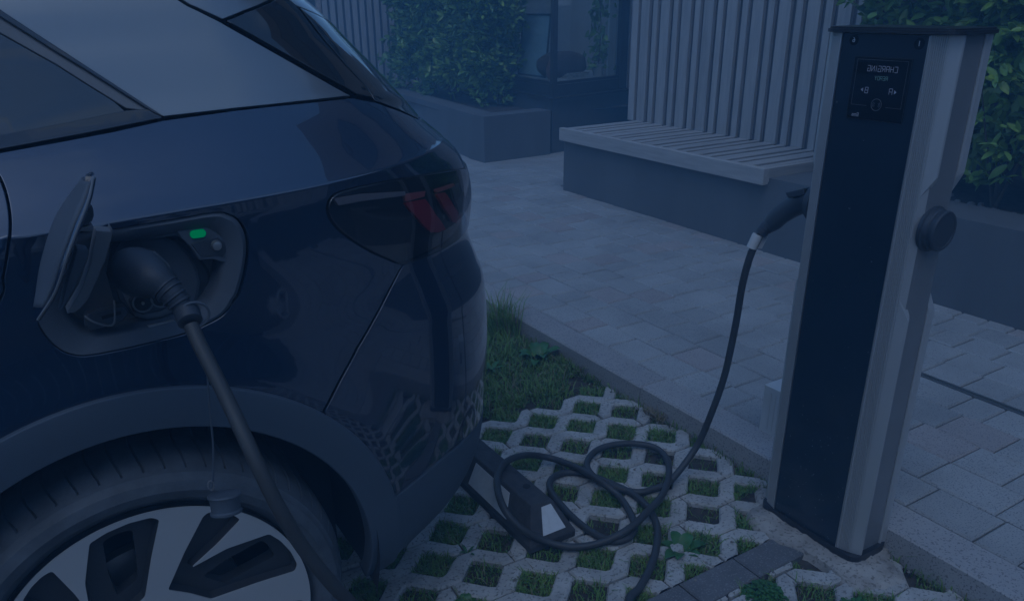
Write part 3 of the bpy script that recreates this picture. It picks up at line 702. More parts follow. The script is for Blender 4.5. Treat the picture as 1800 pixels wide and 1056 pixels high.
def S(u, v):
    u = np.asarray(u, float); v = np.asarray(v, float)
    ys = herm(v, VV, YV, BRK); b = herm(v, VV, BV); xr = herm(v, VV, XR)
    th = np.clip(u/UC, 0, 1)*PI/2; e = .94
    X = np.where(u <= 0, XS+u, XS+(xr-XS)*np.sin(th)**e); Y = ys+b*(1-np.cos(th)**e)
    ur = np.clip(u-UC, 0, 2); Y = np.where(u > UC, ys+b+ur, Y); X = np.where(u > UC, xr+.035*ur, X)
    Y = Y+np.where(u < UC, .012*np.clip(X+.9, 0, 9)**2, .012*(xr+.9)**2)+.10*np.clip(-X-2.6, 0, 9)**1.6
    w = np.clip((v-.6)/.55, 0, 1); w = w*w*(3-2*w); q = np.clip((v-1.19)/.145, 0, 1)
    uq = np.clip(u-.05, 0, .8); u2 = np.clip(u-.25, 0, .6)
    Z = v+w*.03*np.clip(X, -1.5, 2)-q*(.014+.055*uq+.13*u2*(1-.3*u2))
    r = np.hypot(X-.058, Z-.395); Y = Y-.013*np.exp(-((r-.50)/.075)**2)*(u < .5)
    r = np.hypot(X+2.72, Z-.395); Y = Y-.013*np.exp(-((r-.50)/.075)**2)
    return np.stack([X, Y, Z], -1)
def SN(u, v, e=1e-3):
    u = np.asarray(u, float); v = np.asarray(v, float)
    du = S(u+e, v)-S(u-e, v)
    k = np.where(np.abs(v-1.19) < e*1.01, -1, np.where(np.abs(v-1.335) < e*1.01, -1, 0))
    v0 = np.where(k != 0, v, v-e); v1 = v+e
    dv = S(u, v1)-S(u, v0); n = np.cross(du, dv); n /= np.linalg.norm(n, axis=-1, keepdims=True)+1e-12
    return n          # points outwards (towards -Y on the side)
# surface look-up for outlines
gu = np.arange(-1.0, .95, .02); gv = np.concatenate([np.arange(.24, 1.66, .01)])
GU, GV = np.meshgrid(gu, gv, indexing='ij'); GP = S(GU, GV); nu, nv = GU.shape
quads = [(i*nv+j, (i+1)*nv+j, (i+1)*nv+j+1, i*nv+j+1) for i in range(nu-1) for j in range(nv-1)]
bvh = BVHTree.FromPolygons([tuple(p) for p in GP.reshape(-1, 3)], quads)
def hit(x, y):
    d = Vector(ray(x, y)).normalized(); r = bvh.ray_cast(Vector(CAMP), d)
    if r[0] is None: return None
    q = quads[r[2]]; i, j = divmod(q[0], nv); u, v = gu[i]+.01, gv[j]+.005; T = np.array(CAMP); D = np.array(d)
    for _ in range(12):     # Newton on the two components across the ray
        P = S(u, v)-T; t = P@D; e = P-t*D; h = 1e-4
        Ju = (S(u+h, v)-S(u, v))/h; Jv = (S(u, v+h)-S(u, v))/h; Ju = Ju-(Ju@D)*D; Jv = Jv-(Jv@D)*D
        s, *_ = np.linalg.lstsq(np.stack([Ju, Jv], 1), -e, rcond=None); u += float(np.clip(s[0], -.02, .02)); v += float(np.clip(s[1], -.02, .02))
    return (u, v)
def uv_xz(X, Z):
    u = X-XS if X < XS else (X-XS)*.95; v = Z
    for _ in range(15):
        P = S(u, v); h = 1e-4; a = (S(u+h, v)-P)/h; b = (S(u, v+h)-P)/h
        s = np.linalg.solve(np.array([[a[0], b[0]], [a[2], b[2]]])+1e-9, [X-P[0], Z-P[2]]); u += float(np.clip(s[0], -.05, .05)); v += float(np.clip(s[1], -.05, .05))
    return (u, v)
def trace(L):
    out = []
    for p in L:
        if isinstance(p[0], str):
            if p[0] == 's': out.append((p[1], p[2]))
            elif p[0] == 'xz': out.append(uv_xz(p[1], p[2]))
        else:
            h = hit(*p)
            if h is None: print('MISS', p); continue
            out.append(h)
    return out
def curve(L, n=6):      # smooth a traced open chain
    L = [Vector((*p, 0)) for p in L]; return [(p.x, p.y) for p in smooth_path(L, n)]
def resample(poly, d):
    out = []; n = len(poly)
    for i in range(n):
        a = np.array(poly[i]); b = np.array(poly[(i+1) % n]); l = np.linalg.norm(b-a)
        if l < 1e-5: continue
        k = max(1, int(math.ceil(l/d)))
        out += [tuple(a+(b-a)*t/k) for t in range(k)]
    return out
def area(p): return sum(p[i][0]*p[(i+1) % len(p)][1]-p[(i+1) % len(p)][0]*p[i][1] for i in range(len(p)))/2
def inset(poly, d):
    p = np.array(poly); n = len(p)
    if area(poly) < 0: d = -d
    pr = np.roll(p, 2, 0); nx = np.roll(p, -2, 0); t = nx-pr; t /= np.linalg.norm(t, axis=1)[:, None]+1e-9
    return [tuple(q) for q in p+np.c_[-t[:, 1], t[:, 0]]*d]
def patch(name, outer, material, parent, holes=(), off=0.0, gap=.003, thick=.018, d=.018, bev=.0018, extra=None):
    dd = min(.012, d)
    outer = resample(outer, dd); holes = [resample(h, dd) for h in holes]
    if area(outer) < 0: outer = outer[::-1]
    holes = [h[::-1] if area(h) > 0 else h for h in holes]
    if gap: outer = inset(outer, gap); holes = [inset([p for p in h], gap) if area(h) > 0 else [tuple(q) for q in np.array(inset(h[::-1], -gap))[::-1]] for h in holes]
    loops = [outer]+holes; V = []; E_ = []
    for lp in loops:
        o = len(V); V += [Vector(p) for p in lp]; E_ += [(o+i, o+(i+1) % len(lp)) for i in range(len(lp))]
    nb = len(V); A = np.array(outer); B = np.array([p for lp in loops for p in lp])
    xs = np.arange(A[:, 0].min(), A[:, 0].max(), d); ysg = np.arange(A[:, 1].min(), A[:, 1].max(), d)
    ysg = np.array(sorted([y for y in ysg if abs(y-1.19) > .4*d and abs(y-1.335) > .4*d]+[1.19, 1.335]))
    gx, gy = np.meshgrid(xs, ysg); gx = gx.ravel(); gy = gy.ravel()
    ok = inpoly(gx, gy, outer)
    for h in holes: ok &= ~inpoly(gx, gy, h)
    gx, gy = gx[ok], gy[ok]
    if len(gx):
        keep = np.ones(len(gx), bool)
        for q in range(0, len(B), 400):
            dm = np.hypot(gx[:, None]-B[None, q:q+400, 0], gy[:, None]-B[None, q:q+400, 1]).min(1); keep &= dm > .45*dd
        gx, gy = gx[keep], gy[keep]
    V += [Vector((a, b)) for a, b in zip(gx, gy)]
    vv, ee, ff, ov, oe, of = delaunay_2d_cdt(V, E_, [], 0, 1e-7)
    vv = np.array([tuple(p) for p in vv]); ff = np.array([f for f in ff if len(f) == 3])
    c = vv[ff].mean(1); ok = inpoly(c[:, 0], c[:, 1], outer)
    for h in holes: ok &= ~inpoly(c[:, 0], c[:, 1], h)
    ff = ff[ok]
    used = np.unique(ff); mp_ = -np.ones(len(vv), int); mp_[used] = np.arange(len(used)); vv = vv[used]; ff = mp_[ff]
    a = vv[ff]; ar = np.cross(a[:, 1]-a[:, 0], a[:, 2]-a[:, 0]); ff[ar < 0] = ff[ar < 0][:, ::-1]
    ff = ff[np.abs(ar) > 1e-11]
    offv = off(vv[:, 0], vv[:, 1]) if callable(off) else off
    Nn = SN(vv[:, 0], vv[:, 1]); P = S(vv[:, 0], vv[:, 1])+Nn*(offv[:, None] if callable(off) else off)
    # boundary edges
    cnt = {}
    for t in ff:
        for k in range(3): e = (t[k], t[(k+1) % 3]); cnt[e] = cnt.get(e, 0)+1
    be = [e for e in cnt if (e[1], e[0]) not in cnt]
    outv = {}
    for a_, b_ in be:
        t = P[b_]-P[a_]
        for q, nn_ in ((a_, Nn[a_]), (b_, Nn[b_])):
            o_ = np.cross(t, nn_); l_ = np.linalg.norm(o_)
            if l_ > 1e-12: outv[q] = outv.get(q, np.zeros(3))+o_/l_
    ids = {q: k for k, q in enumerate(outv)}; nV = len(P); nR = len(ids)
    O = np.array([outv[q]/(np.linalg.norm(outv[q])+1e-9) for q in ids]); qi = np.array(list(ids), int)
    R1 = P[qi]+O*bev-Nn[qi]*bev; R2 = R1-Nn[qi]*thick
    faces = [tuple(int(q) for q in t) for t in ff]
    for a_, b_ in be:
        i, j = ids[a_], ids[b_]; faces.append((int(b_), int(a_), nV+i, nV+j)); faces.append((nV+j, nV+i, nV+nR+i, nV+nR+j))
    allv = np.concatenate([P, R1, R2]); nrm = np.concatenate([Nn, O, O])
    me = bpy.data.meshes.new(name); me.from_pydata(allv.tolist(), [], faces); me.materials.append(material)
    me.shade_smooth(); me.validate()
    if len(me.vertices) == len(nrm): me.normals_split_custom_set_from_vertices([tuple(n) for n in nrm])
    return link(name, me, parent)

car = thing('parked_car', 'dark glossy blue-black car with silver rear pillar, charging flap open and plug in', 'car')
ARC = (.058, .395)
def arc_pts(r, a0, a1, n=60, c=ARC): return [uv_xz(c[0]+r*math.cos(math.radians(a0+(a1-a0)*k/n)), c[1]+r*math.sin(math.radians(a0+(a1-a0)*k/n))) for k in range(n+1)]
RO, RI = .510, .440
# shared outlines (traced on the surface)
port = trace([(62, 540), (80, 480), (110, 432), (150, 408), (200, 404), (290, 390), (376, 375), (403, 379), (421, 392), (432, 417), (433, 449), (425, 492), (410, 528), (392, 553), (360, 571), (324, 586), (270, 600), (216, 613), (162, 623), (137, 624), (112, 617), (90, 600), (70, 572)])
port = curve(port+[port[0]], 5)[:-1]
seam_door = curve(trace([(-34, 268), (-8, 300), (6, 326), (15, 360), (18, 395), (14, 440), (6, 485), (-6, 540)])+[uv_xz(-.20, .92)], 5)
aa = math.degrees(math.atan2(.92-ARC[1], -.20-ARC[0]))
belt = trace([(-34, 270), (0, 266), (110, 246), (200, 229), (285, 210), (380, 197), (480, 185), (560, 177), (620, 171), (662, 180), (700, 194), (738, 211)])
lampo = trace([(816, 297), (790, 301), (740, 309), (690, 317), (640, 327), (600, 337), (584, 346), (577, 358), (577, 374), (587, 393), (610, 415), (650, 440), (685, 456), (709, 465), (735, 456), (765, 443), (790, 429), (812, 413)])
lamp_top = lampo[:9]; lamp_bot = lampo[8:]
lt, lb = lampo[0], lampo[-1]
lamp_all = [(.86, lt[1]-.01), (.74, lt[1]-.004)]+curve(lampo, 4)+[(.74, lb[1]+.006), (.86, lb[1]+.012)]
bump_seam = trace([(709, 465), (690, 500), (660, 557), (628, 612), (598, 668), (568, 725)])
def ang_of(uv): P = S(*uv); return math.degrees(math.atan2(P[2]-ARC[1], P[0]-ARC[0]))
a_seam = ang_of(bump_seam[-1]); a_trim = ang_of(trace([(693, 872)])[0])
quarter = belt+[(.86, belt[-1][1]), (.86, lt[1]-.01), (.74, lt[1]-.004)]+curve(lampo[:14], 4)+bump_seam[1:]+arc_pts(RO, a_seam, aa)[1:-1]+seam_door[::-1]
patch('quarter_panel', quarter, M['paint'], car, [port], d=.016)
trim_line = trace([(693, 872), (740, 836), (786, 797), (820, 768), (842, 742)])
bumper = bump_seam+arc_pts(RO, a_seam, a_trim)[1:-1]+trim_line+[(.72, trim_line[-1][1]+.015), (.86, trim_line[-1][1]+.02), (.86, lb[1]+.012), (.74, lb[1]+.006)]+curve(lampo[13:], 4)[::-1]
patch('bumper', bumper, M['paint'], car, d=.018)
lower = arc_pts(RO, a_trim, -12)+[(.20, .262), (.40, .258), (.6, .256), (.86, .256), (.86, trim_line[-1][1]+.02), (.72, trim_line[-1][1]+.015)]+trim_line[::-1][:-1]
patch('bumper_lower_trim', lower, M['trim'], car, d=.02, off=.002)
rear_m = [(.86, .256), (.86, 1.335), (1.25, 1.335), (1.25, .256)]
patch('tailgate', rear_m, M['paint'], car, d=.04)
# arch trim, proud of the panels
ring = arc_pts(RO, -12, 192, 80)+arc_pts(RI, 192, -12, 80)
patch('wheel_arch_trim', ring, M['trim'], car, off=.010, gap=0, thick=.03, d=.02, bev=.004)
# doors and sill
d0 = seam_door; dl = -1.32
door = [(dl, 1.335)]+d0+arc_pts(RO, aa, 192)[1:]+[(-.85, .33), (dl, .33)]
patch('rear_door', door, M['paint'], car, d=.03)
patch('front_door', [(-1.32, 1.335), (-2.25, 1.335), (-2.30, .33), (-1.32, .33)][::-1], M['paint'], car, d=.06)
a2 = [uv_xz(-2.72+RO*math.cos(math.radians(q)), .395+RO*math.sin(math.radians(q))) for q in range(-8, 190, 6)]
patch('front_wing', [(-2.30, .33)]+[p for p in a2 if p[0] < -2.30][0:]+[(-3.75, .33), (-3.75, 1.0), (-2.9, 1.27), (-2.25, 1.335)], M['paint'], car, d=.06)
patch('sill_trim', [(-.80, .325), (-2.35, .325), (-2.35, .25), (-.80, .25)][::-1], M['trim'], car, d=.06, off=.004)
# greenhouse
mo_t = trace([(-34, 246), (0, 240), (120, 217), (222, 196), (262, 193), (285, 207)])
patch('window_moulding', trace([(-34, 268), (0, 264), (140, 238), (285, 209)])+mo_t[::-1][1:]+[(-.62, 1.362), (-1.3, 1.368), (-2.4, 1.368), (-2.4, 1.337), (-1.3, 1.337)], M['gloss_trim'], car, d=.02, gap=.0008, off=.004)
diag_o = trace([(286, 207), (230, 170), (170, 131), (110, 92), (50, 53), (0, 20), (-34, -3)])
diag_i = trace([(262, 195), (222, 190), (200, 176), (150, 145), (100, 113), (50, 85), (0, 57), (-34, 38)])
diag_m = trace([(270, 200), (215, 165), (150, 124), (100, 94), (50, 62), (0, 31), (-34, 9)])
patch('pillar_moulding', diag_o+[(-.60, 1.585), (-2.2, 1.615), (-2.2, 1.60), (-.60, 1.572)]+diag_m[::-1], M['gloss_trim'], car, d=.02, gap=.0006, off=.006)
patch('window_frame', diag_m+[(-.60, 1.571), (-2.2, 1.598), (-2.2, 1.585), (-.60, 1.555)]+diag_i[::-1], M['grey_plastic'], car, d=.02, gap=.0006, off=.001)
patch('side_window', mo_t[:4]+[diag_i[2]]+diag_i[3:]+[(-.62, 1.553), (-2.2, 1.583), (-2.4, 1.372), (-1.3, 1.370), (-.62, 1.364)], M['car_glass'], car, d=.03, gap=.0015, off=-.003)
cp = trace([(287, 206), (400, 193), (520, 180), (617, 169), (560, 136), (500, 102), (440, 68), (387, 38), (330, 10), (296, -12)])
patch('rear_pillar', cp+[(.02, 1.585), (-.25, 1.60), (-.60, 1.612), (-.60, 1.588)]+diag_o[::-1][:-1], M['silver'], car, d=.018, gap=.0025)
patch('roof_side_panel', trace([(392, 35), (430, 20), (475, 1)])+[(.44, 1.50), (.44, 1.62), (-2.2, 1.655), (-2.2, 1.618), (-.60, 1.614), (-.25, 1.602), (.02, 1.587)]+trace([(300, -12), (333, 9)]), M['silver'], car, d=.03, gap=.0025)
dpo = trace([(627, 166), (565, 131), (505, 97), (445, 63), (398, 37), (432, 22), (480, 2), (500, -8), (518, 8), (540, 36), (570, 74), (605, 114), (640, 150), (655, 172)])
patch('pillar_cover', dpo, M['gloss_trim'], car, d=.014, gap=.0018, off=.001)
rg = trace([(659, 176), (643, 150), (608, 112), (574, 72), (545, 34), (520, 4)])+[(.47, 1.50), (.47, 1.60), (1.22, 1.60), (1.22, 1.345), (.86, 1.345)]+trace([(736, 208), (700, 191)])
patch('rear_window', rg, M['car_glass'], car, d=.02, gap=.002, off=-.001)
# roof and the far side, plain shells
def shell(name, U, Vv, material, mirror=False, off=0, skip=None, parent=car):
    A, B = np.meshgrid(U, Vv, indexing='ij'); P = S(A, B)+SN(A, B)*off
    if mirror: P[..., 1] = 2*YC-P[..., 1]
    n1_, n2_ = A.shape; f = [(i*n2_+j, (i+1)*n2_+j, (i+1)*n2_+j+1, i*n2_+j+1) for i in range(n1_-1) for j in range(n2_-1) if not (skip and skip(P[i, j]))]
    me = bpy.data.meshes.new(name); me.from_pydata(P.reshape(-1, 3).tolist(), [], f); me.materials.append(material); me.shade_smooth(); return link(name, me, parent)
U1 = np.concatenate([np.linspace(-3.9, 0, 60), np.linspace(.03, 1.22, 36)])
shell('far_side', U1, np.array([.256, .3, .38, .5, .7, .9, 1.05, 1.15, 1.189, 1.215, 1.26, 1.3, 1.33]), M['paint'], True)
U2 = np.concatenate([np.linspace(-2.2, 0, 30), np.linspace(.03, 1.22, 30)])
shell('far_glass', U2, np.array([1.336, 1.4, 1.5, 1.6]), M['car_glass'], True)
mb = MB(); rr = []
for u in np.concatenate([np.linspace(-2.2, 0, 20), np.linspace(.03, .70, 16)]):
    a = S(u, 1.615)+SN(u, 1.615)*-.002; b_ = a.copy(); b_[1] = 2*YC-a[1]; rr.append([a+(b_-a)*t+np.array([0, 0, .045*math.sin(PI*t)]) for t in np.linspace(0, 1, 11)])
mb.add([tuple(p) for r in rr for p in r], [(i*11+j, (i+1)*11+j, (i+1)*11+j+1, i*11+j+1) for i in range(len(rr)-1) for j in range(10)]); mb.build('roof', M['silver'], car, smooth=True, angle=50)
mb = MB()
Pn = [S(-2.2, 1.60), S(-3.0, 1.255)]; Pf = [np.array([p[0], 2*YC-p[1], p[2]]) for p in Pn]; mb.add([Pn[0], Pn[1], Pf[1], Pf[0]], [(0, 1, 2, 3)]); mb.build('windscreen', M['car_glass'], car)
mb = MB(); a = [S(-3.0, 1.255), S(-3.75, 1.0), S(-3.75, .33)]; c_ = [np.array([p[0]-(0 if i == 0 else .25), 2*YC-p[1], p[2]]) for i, p in enumerate(a)]; a[1][0] -= .25*0; mb.add(a+c_, [(0, 1, 4, 3), (1, 2, 5, 4)]); mb.build('bonnet', M['paint'], car)
def skp(p):
    return math.hypot(p[0]-ARC[0], p[2]-ARC[1]) < RO+.01 or math.hypot(p[0]+2.72, p[2]-ARC[1]) < RO+.03 or (-.06 < p[0] < .36 and .94 < p[2] < 1.22 and p[1] < 1.45)
shell('inner_shell', np.concatenate([np.arange(-3.7, 0, .03), np.arange(0, 1.22, .03)]), np.arange(.27, 1.62, .03), M['inner'], off=-.021, skip=skp)
mb = MB(); mb.box(-3.6, .80, 1.75, 3.05, .24, .30); mb.box(-.45, .50, 1.64, 1.76, .24, 1.0); mb.box(-3.2, -2.2, 1.7, 1.76, .24, 1.0); mb.build('underbody', M['inner'], car)
def liner(cx_):
    m = MB(); V = []; n = 40
    for k in range(n+1):
        a = math.radians(-14+208*k/n)
        for (r, yy) in ((.452, 1.372), (.462, 1.50), (.462, 1.76)): V.append((cx_+r*math.cos(a), yy, .395+r*math.sin(a)))
    m.add(V, [(k*3+j, k*3+j+1, (k+1)*3+j+1, (k+1)*3+j) for k in range(n) for j in (0, 1)]); m.build('wheel_arch_liner', M['inner'], car, smooth=True, angle=60)
liner(.058); liner(-2.72)

# tail lamp
lamp = link('tail_lamp', None, car)
patch('lens', lamp_all, M['lens'], lamp, off=.004, gap=.002, thick=.01, d=.014, bev=.003)
patch('housing', lamp_all, M['lamp_in'], lamp, off=-.014, gap=.002, thick=.004, d=.016)
def seg(L, m, off, nm='light_segment'): patch(nm, trace(L), M[m], lamp, off=off, gap=0, thick=.006, d=.012, bev=.001)
seg([(717, 357), (752, 350), (770, 377), (788, 404), (775, 409), (762, 409), (748, 395), (725, 369)], 'red', -.006)
seg([(773, 341), (787, 338), (802, 362), (815, 386), (811, 393), (801, 391), (785, 365)], 'red', -.006)
seg([(715, 342), (751, 336), (749, 345), (716, 354)], 'pink', -.004)
seg([(770, 333), (800, 322), (803, 326), (772, 338)], 'pink', -.004)
seg([(590, 350), (640, 342), (714, 337), (715, 343), (640, 353), (597, 361)], 'reflector', -.003, 'reflector')
seg([(800, 330), (813, 322), (818, 372), (814, 376), (805, 350)], 'grey_plastic', -.008, 'reflector')

# ------------------------------------------------------------------ wheel
def make_wheel(cxw, czw, full=True):
    w = link('wheel', None, car); Yf = 1.358; TR = .381
    prof = [(1.375, .292), (1.366, .300), (1.352, .312), (1.345, .330), (1.350, .348), (1.362, .355), (1.364, .358), (1.374, .362), (1.382, .366), (1.398, .374), (1.42, .379), (1.46, .381), (1.60, .381), (1.625, .372), (1.64, .35), (1.64, .29)]
    n = 63*4 if full else 60; V = []
    for k in range(n):
        g = full and k % 4 == 0; a = 2*PI*k/n
        if full: a = 2*PI*((k//4)+{0: .0, 1: .07, 2: .5, 3: .93}[k % 4])/63
        for i, (yy, r) in enumerate(prof):
            dr_ = -.006 if (g and 7 < i < 12) else 0
            aa_ = a+(.010*(i-8) if 7 < i < 12 else 0)
            V.append((cxw+(r+dr_)*math.cos(aa_), yy, czw+(r+dr_)*math.sin(aa_)))
    m = len(prof); b = MB(); b.add(V, [(k*m+i, k*m+i+1, ((k+1) % n)*m+i+1, ((k+1) % n)*m+i) for k in range(n) for i in range(m-1)])
    b.build('tyre', M['tyre'], w, smooth=True, angle=28)
    if not full:
        b = MB(); b.disc_tube((cxw, 1.37, czw), (0, 1, 0), [(0, .288), (.01, .29), (.05, .29)]); b.build('rim', M['rim'], w); return
    # face with five-fold pockets
    def pol(r, d): return (r*math.cos(math.radians(d)), r*math.sin(math.radians(d)))
    def rnd(L, r=.007):
        out = []
        for i in range(len(L)):
            a, b_, c = (np.array(L[i-1]), np.array(L[i]), np.array(L[(i+1) % len(L)])); la = np.linalg.norm(a-b_); lc = np.linalg.norm(c-b_); k = min(r, la*.4, lc*.4)
            p, q = b_+(a-b_)/la*k, b_+(c-b_)/lc*k
            out += [tuple(p*(1-t)**2+b_*2*t*(1-t)+q*t*t) for t in (0, .25, .5, .75, 1)]
        return out
    pk0 = [pol(.108, 27), pol(.19, 15.5), pol(.268, 10.5), pol(.277, 13.5), pol(.2785, 21), pol(.2775, 29), pol(.274, 35.5), pol(.21, 48), pol(.156, 62.5), pol(.21, 54.5), pol(.274, 50.6), pol(.279, 54), pol(.280, 59), pol(.277, 64.5), pol(.268, 66), pol(.19, 70), pol(.108, 77.5), pol(.10, 52)]
    holes = []
    for k in range(5):
        c_, s_ = math.cos(2*PI*k/5), math.sin(2*PI*k/5); holes.append(rnd([(x*c_-y*s_, x*s_+y*c_) for x, y in pk0], .006))
    outer = [pol(.2885, 360*q/160) for q in range(160)]
    V = [Vector(p) for p in outer]; E_ = [(i, (i+1) % 160) for i in range(160)]
    for h in holes: o = len(V); V += [Vector(p) for p in h]; E_ += [(o+i, o+(i+1) % len(h)) for i in range(len(h))]
    for r in (.03, .06, .09): V += [Vector(pol(r, 30*q)) for q in range(12)]
    vv, ee, ff, *_ = delaunay_2d_cdt(V, E_, [], 0, 1e-7); vv = [tuple(p) for p in vv]
    fin = []
    for f in ff:
        c = np.mean([vv[i] for i in f], axis=0)
        if math.hypot(*c) < .289 and not any(inpoly(np.array([c[0]]), np.array([c[1]]), h)[0] for h in holes): fin.append(tuple(f))
    def yof(p): r = math.hypot(*p); return Yf+.012*(1-r/.29)
    b = MB(); b.add([(cxw+p[0], yof(p), czw+p[1]) for p in vv], fin)
    for lp, dep in [(outer, .02)]+[(h, .03) for h in holes]:
        o = len(b.v); n_ = len(lp); b.add([(cxw+p[0], yof(p), czw+p[1]) for p in lp]+[(cxw+p[0]*(1.0), yof(p)+.003, czw+p[1]) for p in lp], [(i, (i+1) % n_, n_+(i+1) % n_, n_+i) for i in range(n_)])
    b.build('rim_face', M['rim'], w, recalc=True)
    b = MB()
    for h in holes:     # pocket walls narrow towards the floor
        n_ = len(h); h2 = shrink(h if area(h) > 0 else h[::-1], .004); h = h if area(h) > 0 else h[::-1]
        b.add([(cxw+p[0], yof(p)+.003, czw+p[1]) for p in h]+[(cxw+p[0], yof(p)+.022, czw+p[1]) for p in h2], [(i, (i+1) % n_, n_+(i+1) % n_, n_+i) for i in range(n_)])
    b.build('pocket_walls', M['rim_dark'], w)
    # pocket floor with windows
    V = [Vector(pol(.2885, 6*q)) for q in range(60)]; E_ = [(i, (i+1) % 60) for i in range(60)]; hh = []
    for k in range(5):
        r_ = rnd([pol(.250, 32.5+72*k), pol(.252, 27+72*k), pol(.249, 20.5+72*k), pol(.20, 22+72*k), pol(.14, 26+72*k), pol(.13, 46+72*k), pol(.18, 39.5+72*k)], .008); hh.append(r_)
        o = len(V); V += [Vector(p) for p in r_]; E_ += [(o+i, o+(i+1) % len(r_)) for i in range(len(r_))]
    vv, ee, ff, *_ = delaunay_2d_cdt(V, E_, [], 0, 1e-7); vv = [tuple(p) for p in vv]
    fin = [tuple(f) for f in ff if math.hypot(*np.mean([vv[i] for i in f], axis=0)) < .289 and not any(inpoly(np.array([np.mean([vv[i][0] for i in f])]), np.array([np.mean([vv[i][1] for i in f])]), h)[0] for h in hh)]
    b = MB(); b.add([(cxw+p[0], yof(p)+.0225, czw+p[1]) for p in vv], fin)
    for h in hh: n_ = len(h); b.add([(cxw+p[0], yof(p)+.0225, czw+p[1]) for p in h]+[(cxw+p[0]*.99, yof(p)+.05, czw+p[1]*.99) for p in h], [(i, (i+1) % n_, n_+(i+1) % n_, n_+i) for i in range(n_)])
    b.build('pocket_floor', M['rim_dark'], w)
    b = MB(); b.disc_tube((cxw, 1.372, czw), (0, 1, 0), [(0, .2925), (.004, .2905), (.19, .275), (.19, .02)][:3], 96)
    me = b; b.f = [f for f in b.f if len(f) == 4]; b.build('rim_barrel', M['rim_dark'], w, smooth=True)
    b = MB(); b.disc_tube((cxw, 1.44, czw), (0, 1, 0), [(0, .09), (.0, .17), (.02, .172), (.021, .06)], 48); b.build('brake_disc', M['steel'], w, smooth=True, angle=30)
    b = MB(); b.disc_tube((cxw, 1.364, czw), (0, 1, 0), [(-.004, .030), (-.002, .033), (.01, .034)], 32); b.build('centre_cap', M['rim_dark'], w, smooth=True, angle=30)
    b = MB()
    for k in range(5): a = 2*PI*k/5+.3; b.disc_tube((cxw+.056*math.cos(a), 1.365, czw+.056*math.sin(a)), (0, 1, 0), [(-.003, .008), (.01, .009)], 6)
    b.build('wheel_bolts', M['black_matt'], w)
make_wheel(.055, .374)
make_wheel(-2.72, .374, False)

# ------------------------------------------------------------------ charging port
PY = 1.352
def pp(L, s=2.778, ox=0, oy=280, Y=PY): return [on_y(ox+x/s, oy+y/s, Y) for x, y in L]
cpt = link('charging_port', None, car)
po = [S(*p) for p in port]
cxp = np.mean([p[0] for p in po]); czp = np.mean([p[2] for p in po])
n_ = len(po)
def ringp(sc, Y): return [(cxp+(p[0]-cxp)*sc, Y, czp+(p[2]-czp)*sc) for p in po]
b = MB(); r0 = [tuple(p+SN(*q)*-.004) for p, q in zip(po, port)]; r1 = ringp(.955, 1.366); r2 = ringp(.80, 1.374); r3 = ringp(.76, 1.382); r4 = ringp(.74, 1.430)
b.add(r0+r1+r2+r3+r4, [(k*n_+i, k*n_+(i+1) % n_, (k+1)*n_+(i+1) % n_, (k+1)*n_+i) for k in range(4) for i in range(n_)])
b.build('surround', M['dark_plastic'], cpt, smooth=True, angle=40)
b = MB(); b.add(r4, [tuple(range(n_))]); b.build('back_panel', M['grey_plastic'], cpt)
def lump(L, Y0, Y1, name, m, par=cpt, s=2.778, ox=0, oy=280, bevel=.002):
    pts = pp(L, s, ox, oy, Y0); c_ = sum(pts, Vector())/len(pts); f = 1-bevel*40
    q = [Vector((c_.x+(p.x-c_.x)*f, Y0, c_.z+(p.z-c_.z)*f)) for p in pts]; p1 = [Vector((p.x, Y0+bevel*1.2, p.z)) for p in pts]; p2 = [Vector((p.x, Y1, p.z)) for p in pts]
    n = len(pts); b = MB(); b.add(q+p1+p2, [tuple(range(n))]+[(k*n+i, k*n+(i+1) % n, (k+1)*n+(i+1) % n, (k+1)*n+i) for k in (0, 1) for i in range(n)]); return b.build(name, M[m], par)
def ell(cx_, cy_, rx, ry, n=24, rot=0): return [(cx_+rx*math.cos(2*PI*k/n)*math.cos(rot)-ry*math.sin(2*PI*k/n)*math.sin(rot), cy_+rx*math.cos(2*PI*k/n)*math.sin(rot)+ry*math.sin(2*PI*k/n)*math.cos(rot)) for k in range(n)]
# dark round well and raised corner bracket
lump([(545, 420), (600, 385), (690, 365), (790, 362), (875, 380), (940, 430), (985, 490), (1020, 540), (1035, 600), (1020, 670), (985, 715), (940, 760), (700, 800), (560, 700), (520, 560)], 1.424, 1.429, 'well', 'black_matt')
lump([(600, 400), (700, 380), (800, 380), (870, 405), (930, 470), (965, 540), (978, 610), (965, 690), (900, 760), (700, 790), (590, 690), (545, 560), (552, 460)], 1.416, 1.423, 'well_floor', 'dark_plastic')
lump([(545, 360), (1000, 312), (1005, 345), (880, 372), (550, 408)], 1.385, 1.425, 'upper_ledge', 'dark_plastic')
lump([(850, 340), (1000, 318), (1060, 360), (1110, 390), (1125, 440), (1110, 510), (1040, 490), (975, 495), (930, 430), (880, 380)], 1.376, 1.425, 'bracket', 'dark_plastic')
lump([(928, 412), (1060, 378), (1100, 405), (1108, 450), (1092, 480), (1060, 470), (980, 480)], 1.3745, 1.378, 'bracket_pocket', 'black_matt')
c_ = pp([(1062, 425)], Y=1.366)[0]; b = MB(); b.disc_tube(c_, (0, 1, 0), [(0, .004), (.001, .0075), (.006, .008), (.012, .011), (.013, .012)], 16); b.build('screw', M['steel'], cpt, smooth=True, angle=30)
def pill(cx_, cy_, hx, r, rot):
    L = []
    for k in range(9): a = -PI/2+PI*k/8; L.append((hx+r*math.cos(a), r*math.sin(a)))
    for k in range(9): a = PI/2+PI*k/8; L.append((-hx+r*math.cos(a), r*math.sin(a)))
    return [(cx_+x*math.cos(rot)-y*math.sin(rot), cy_+x*math.sin(rot)+y*math.cos(rot)) for x, y in L]
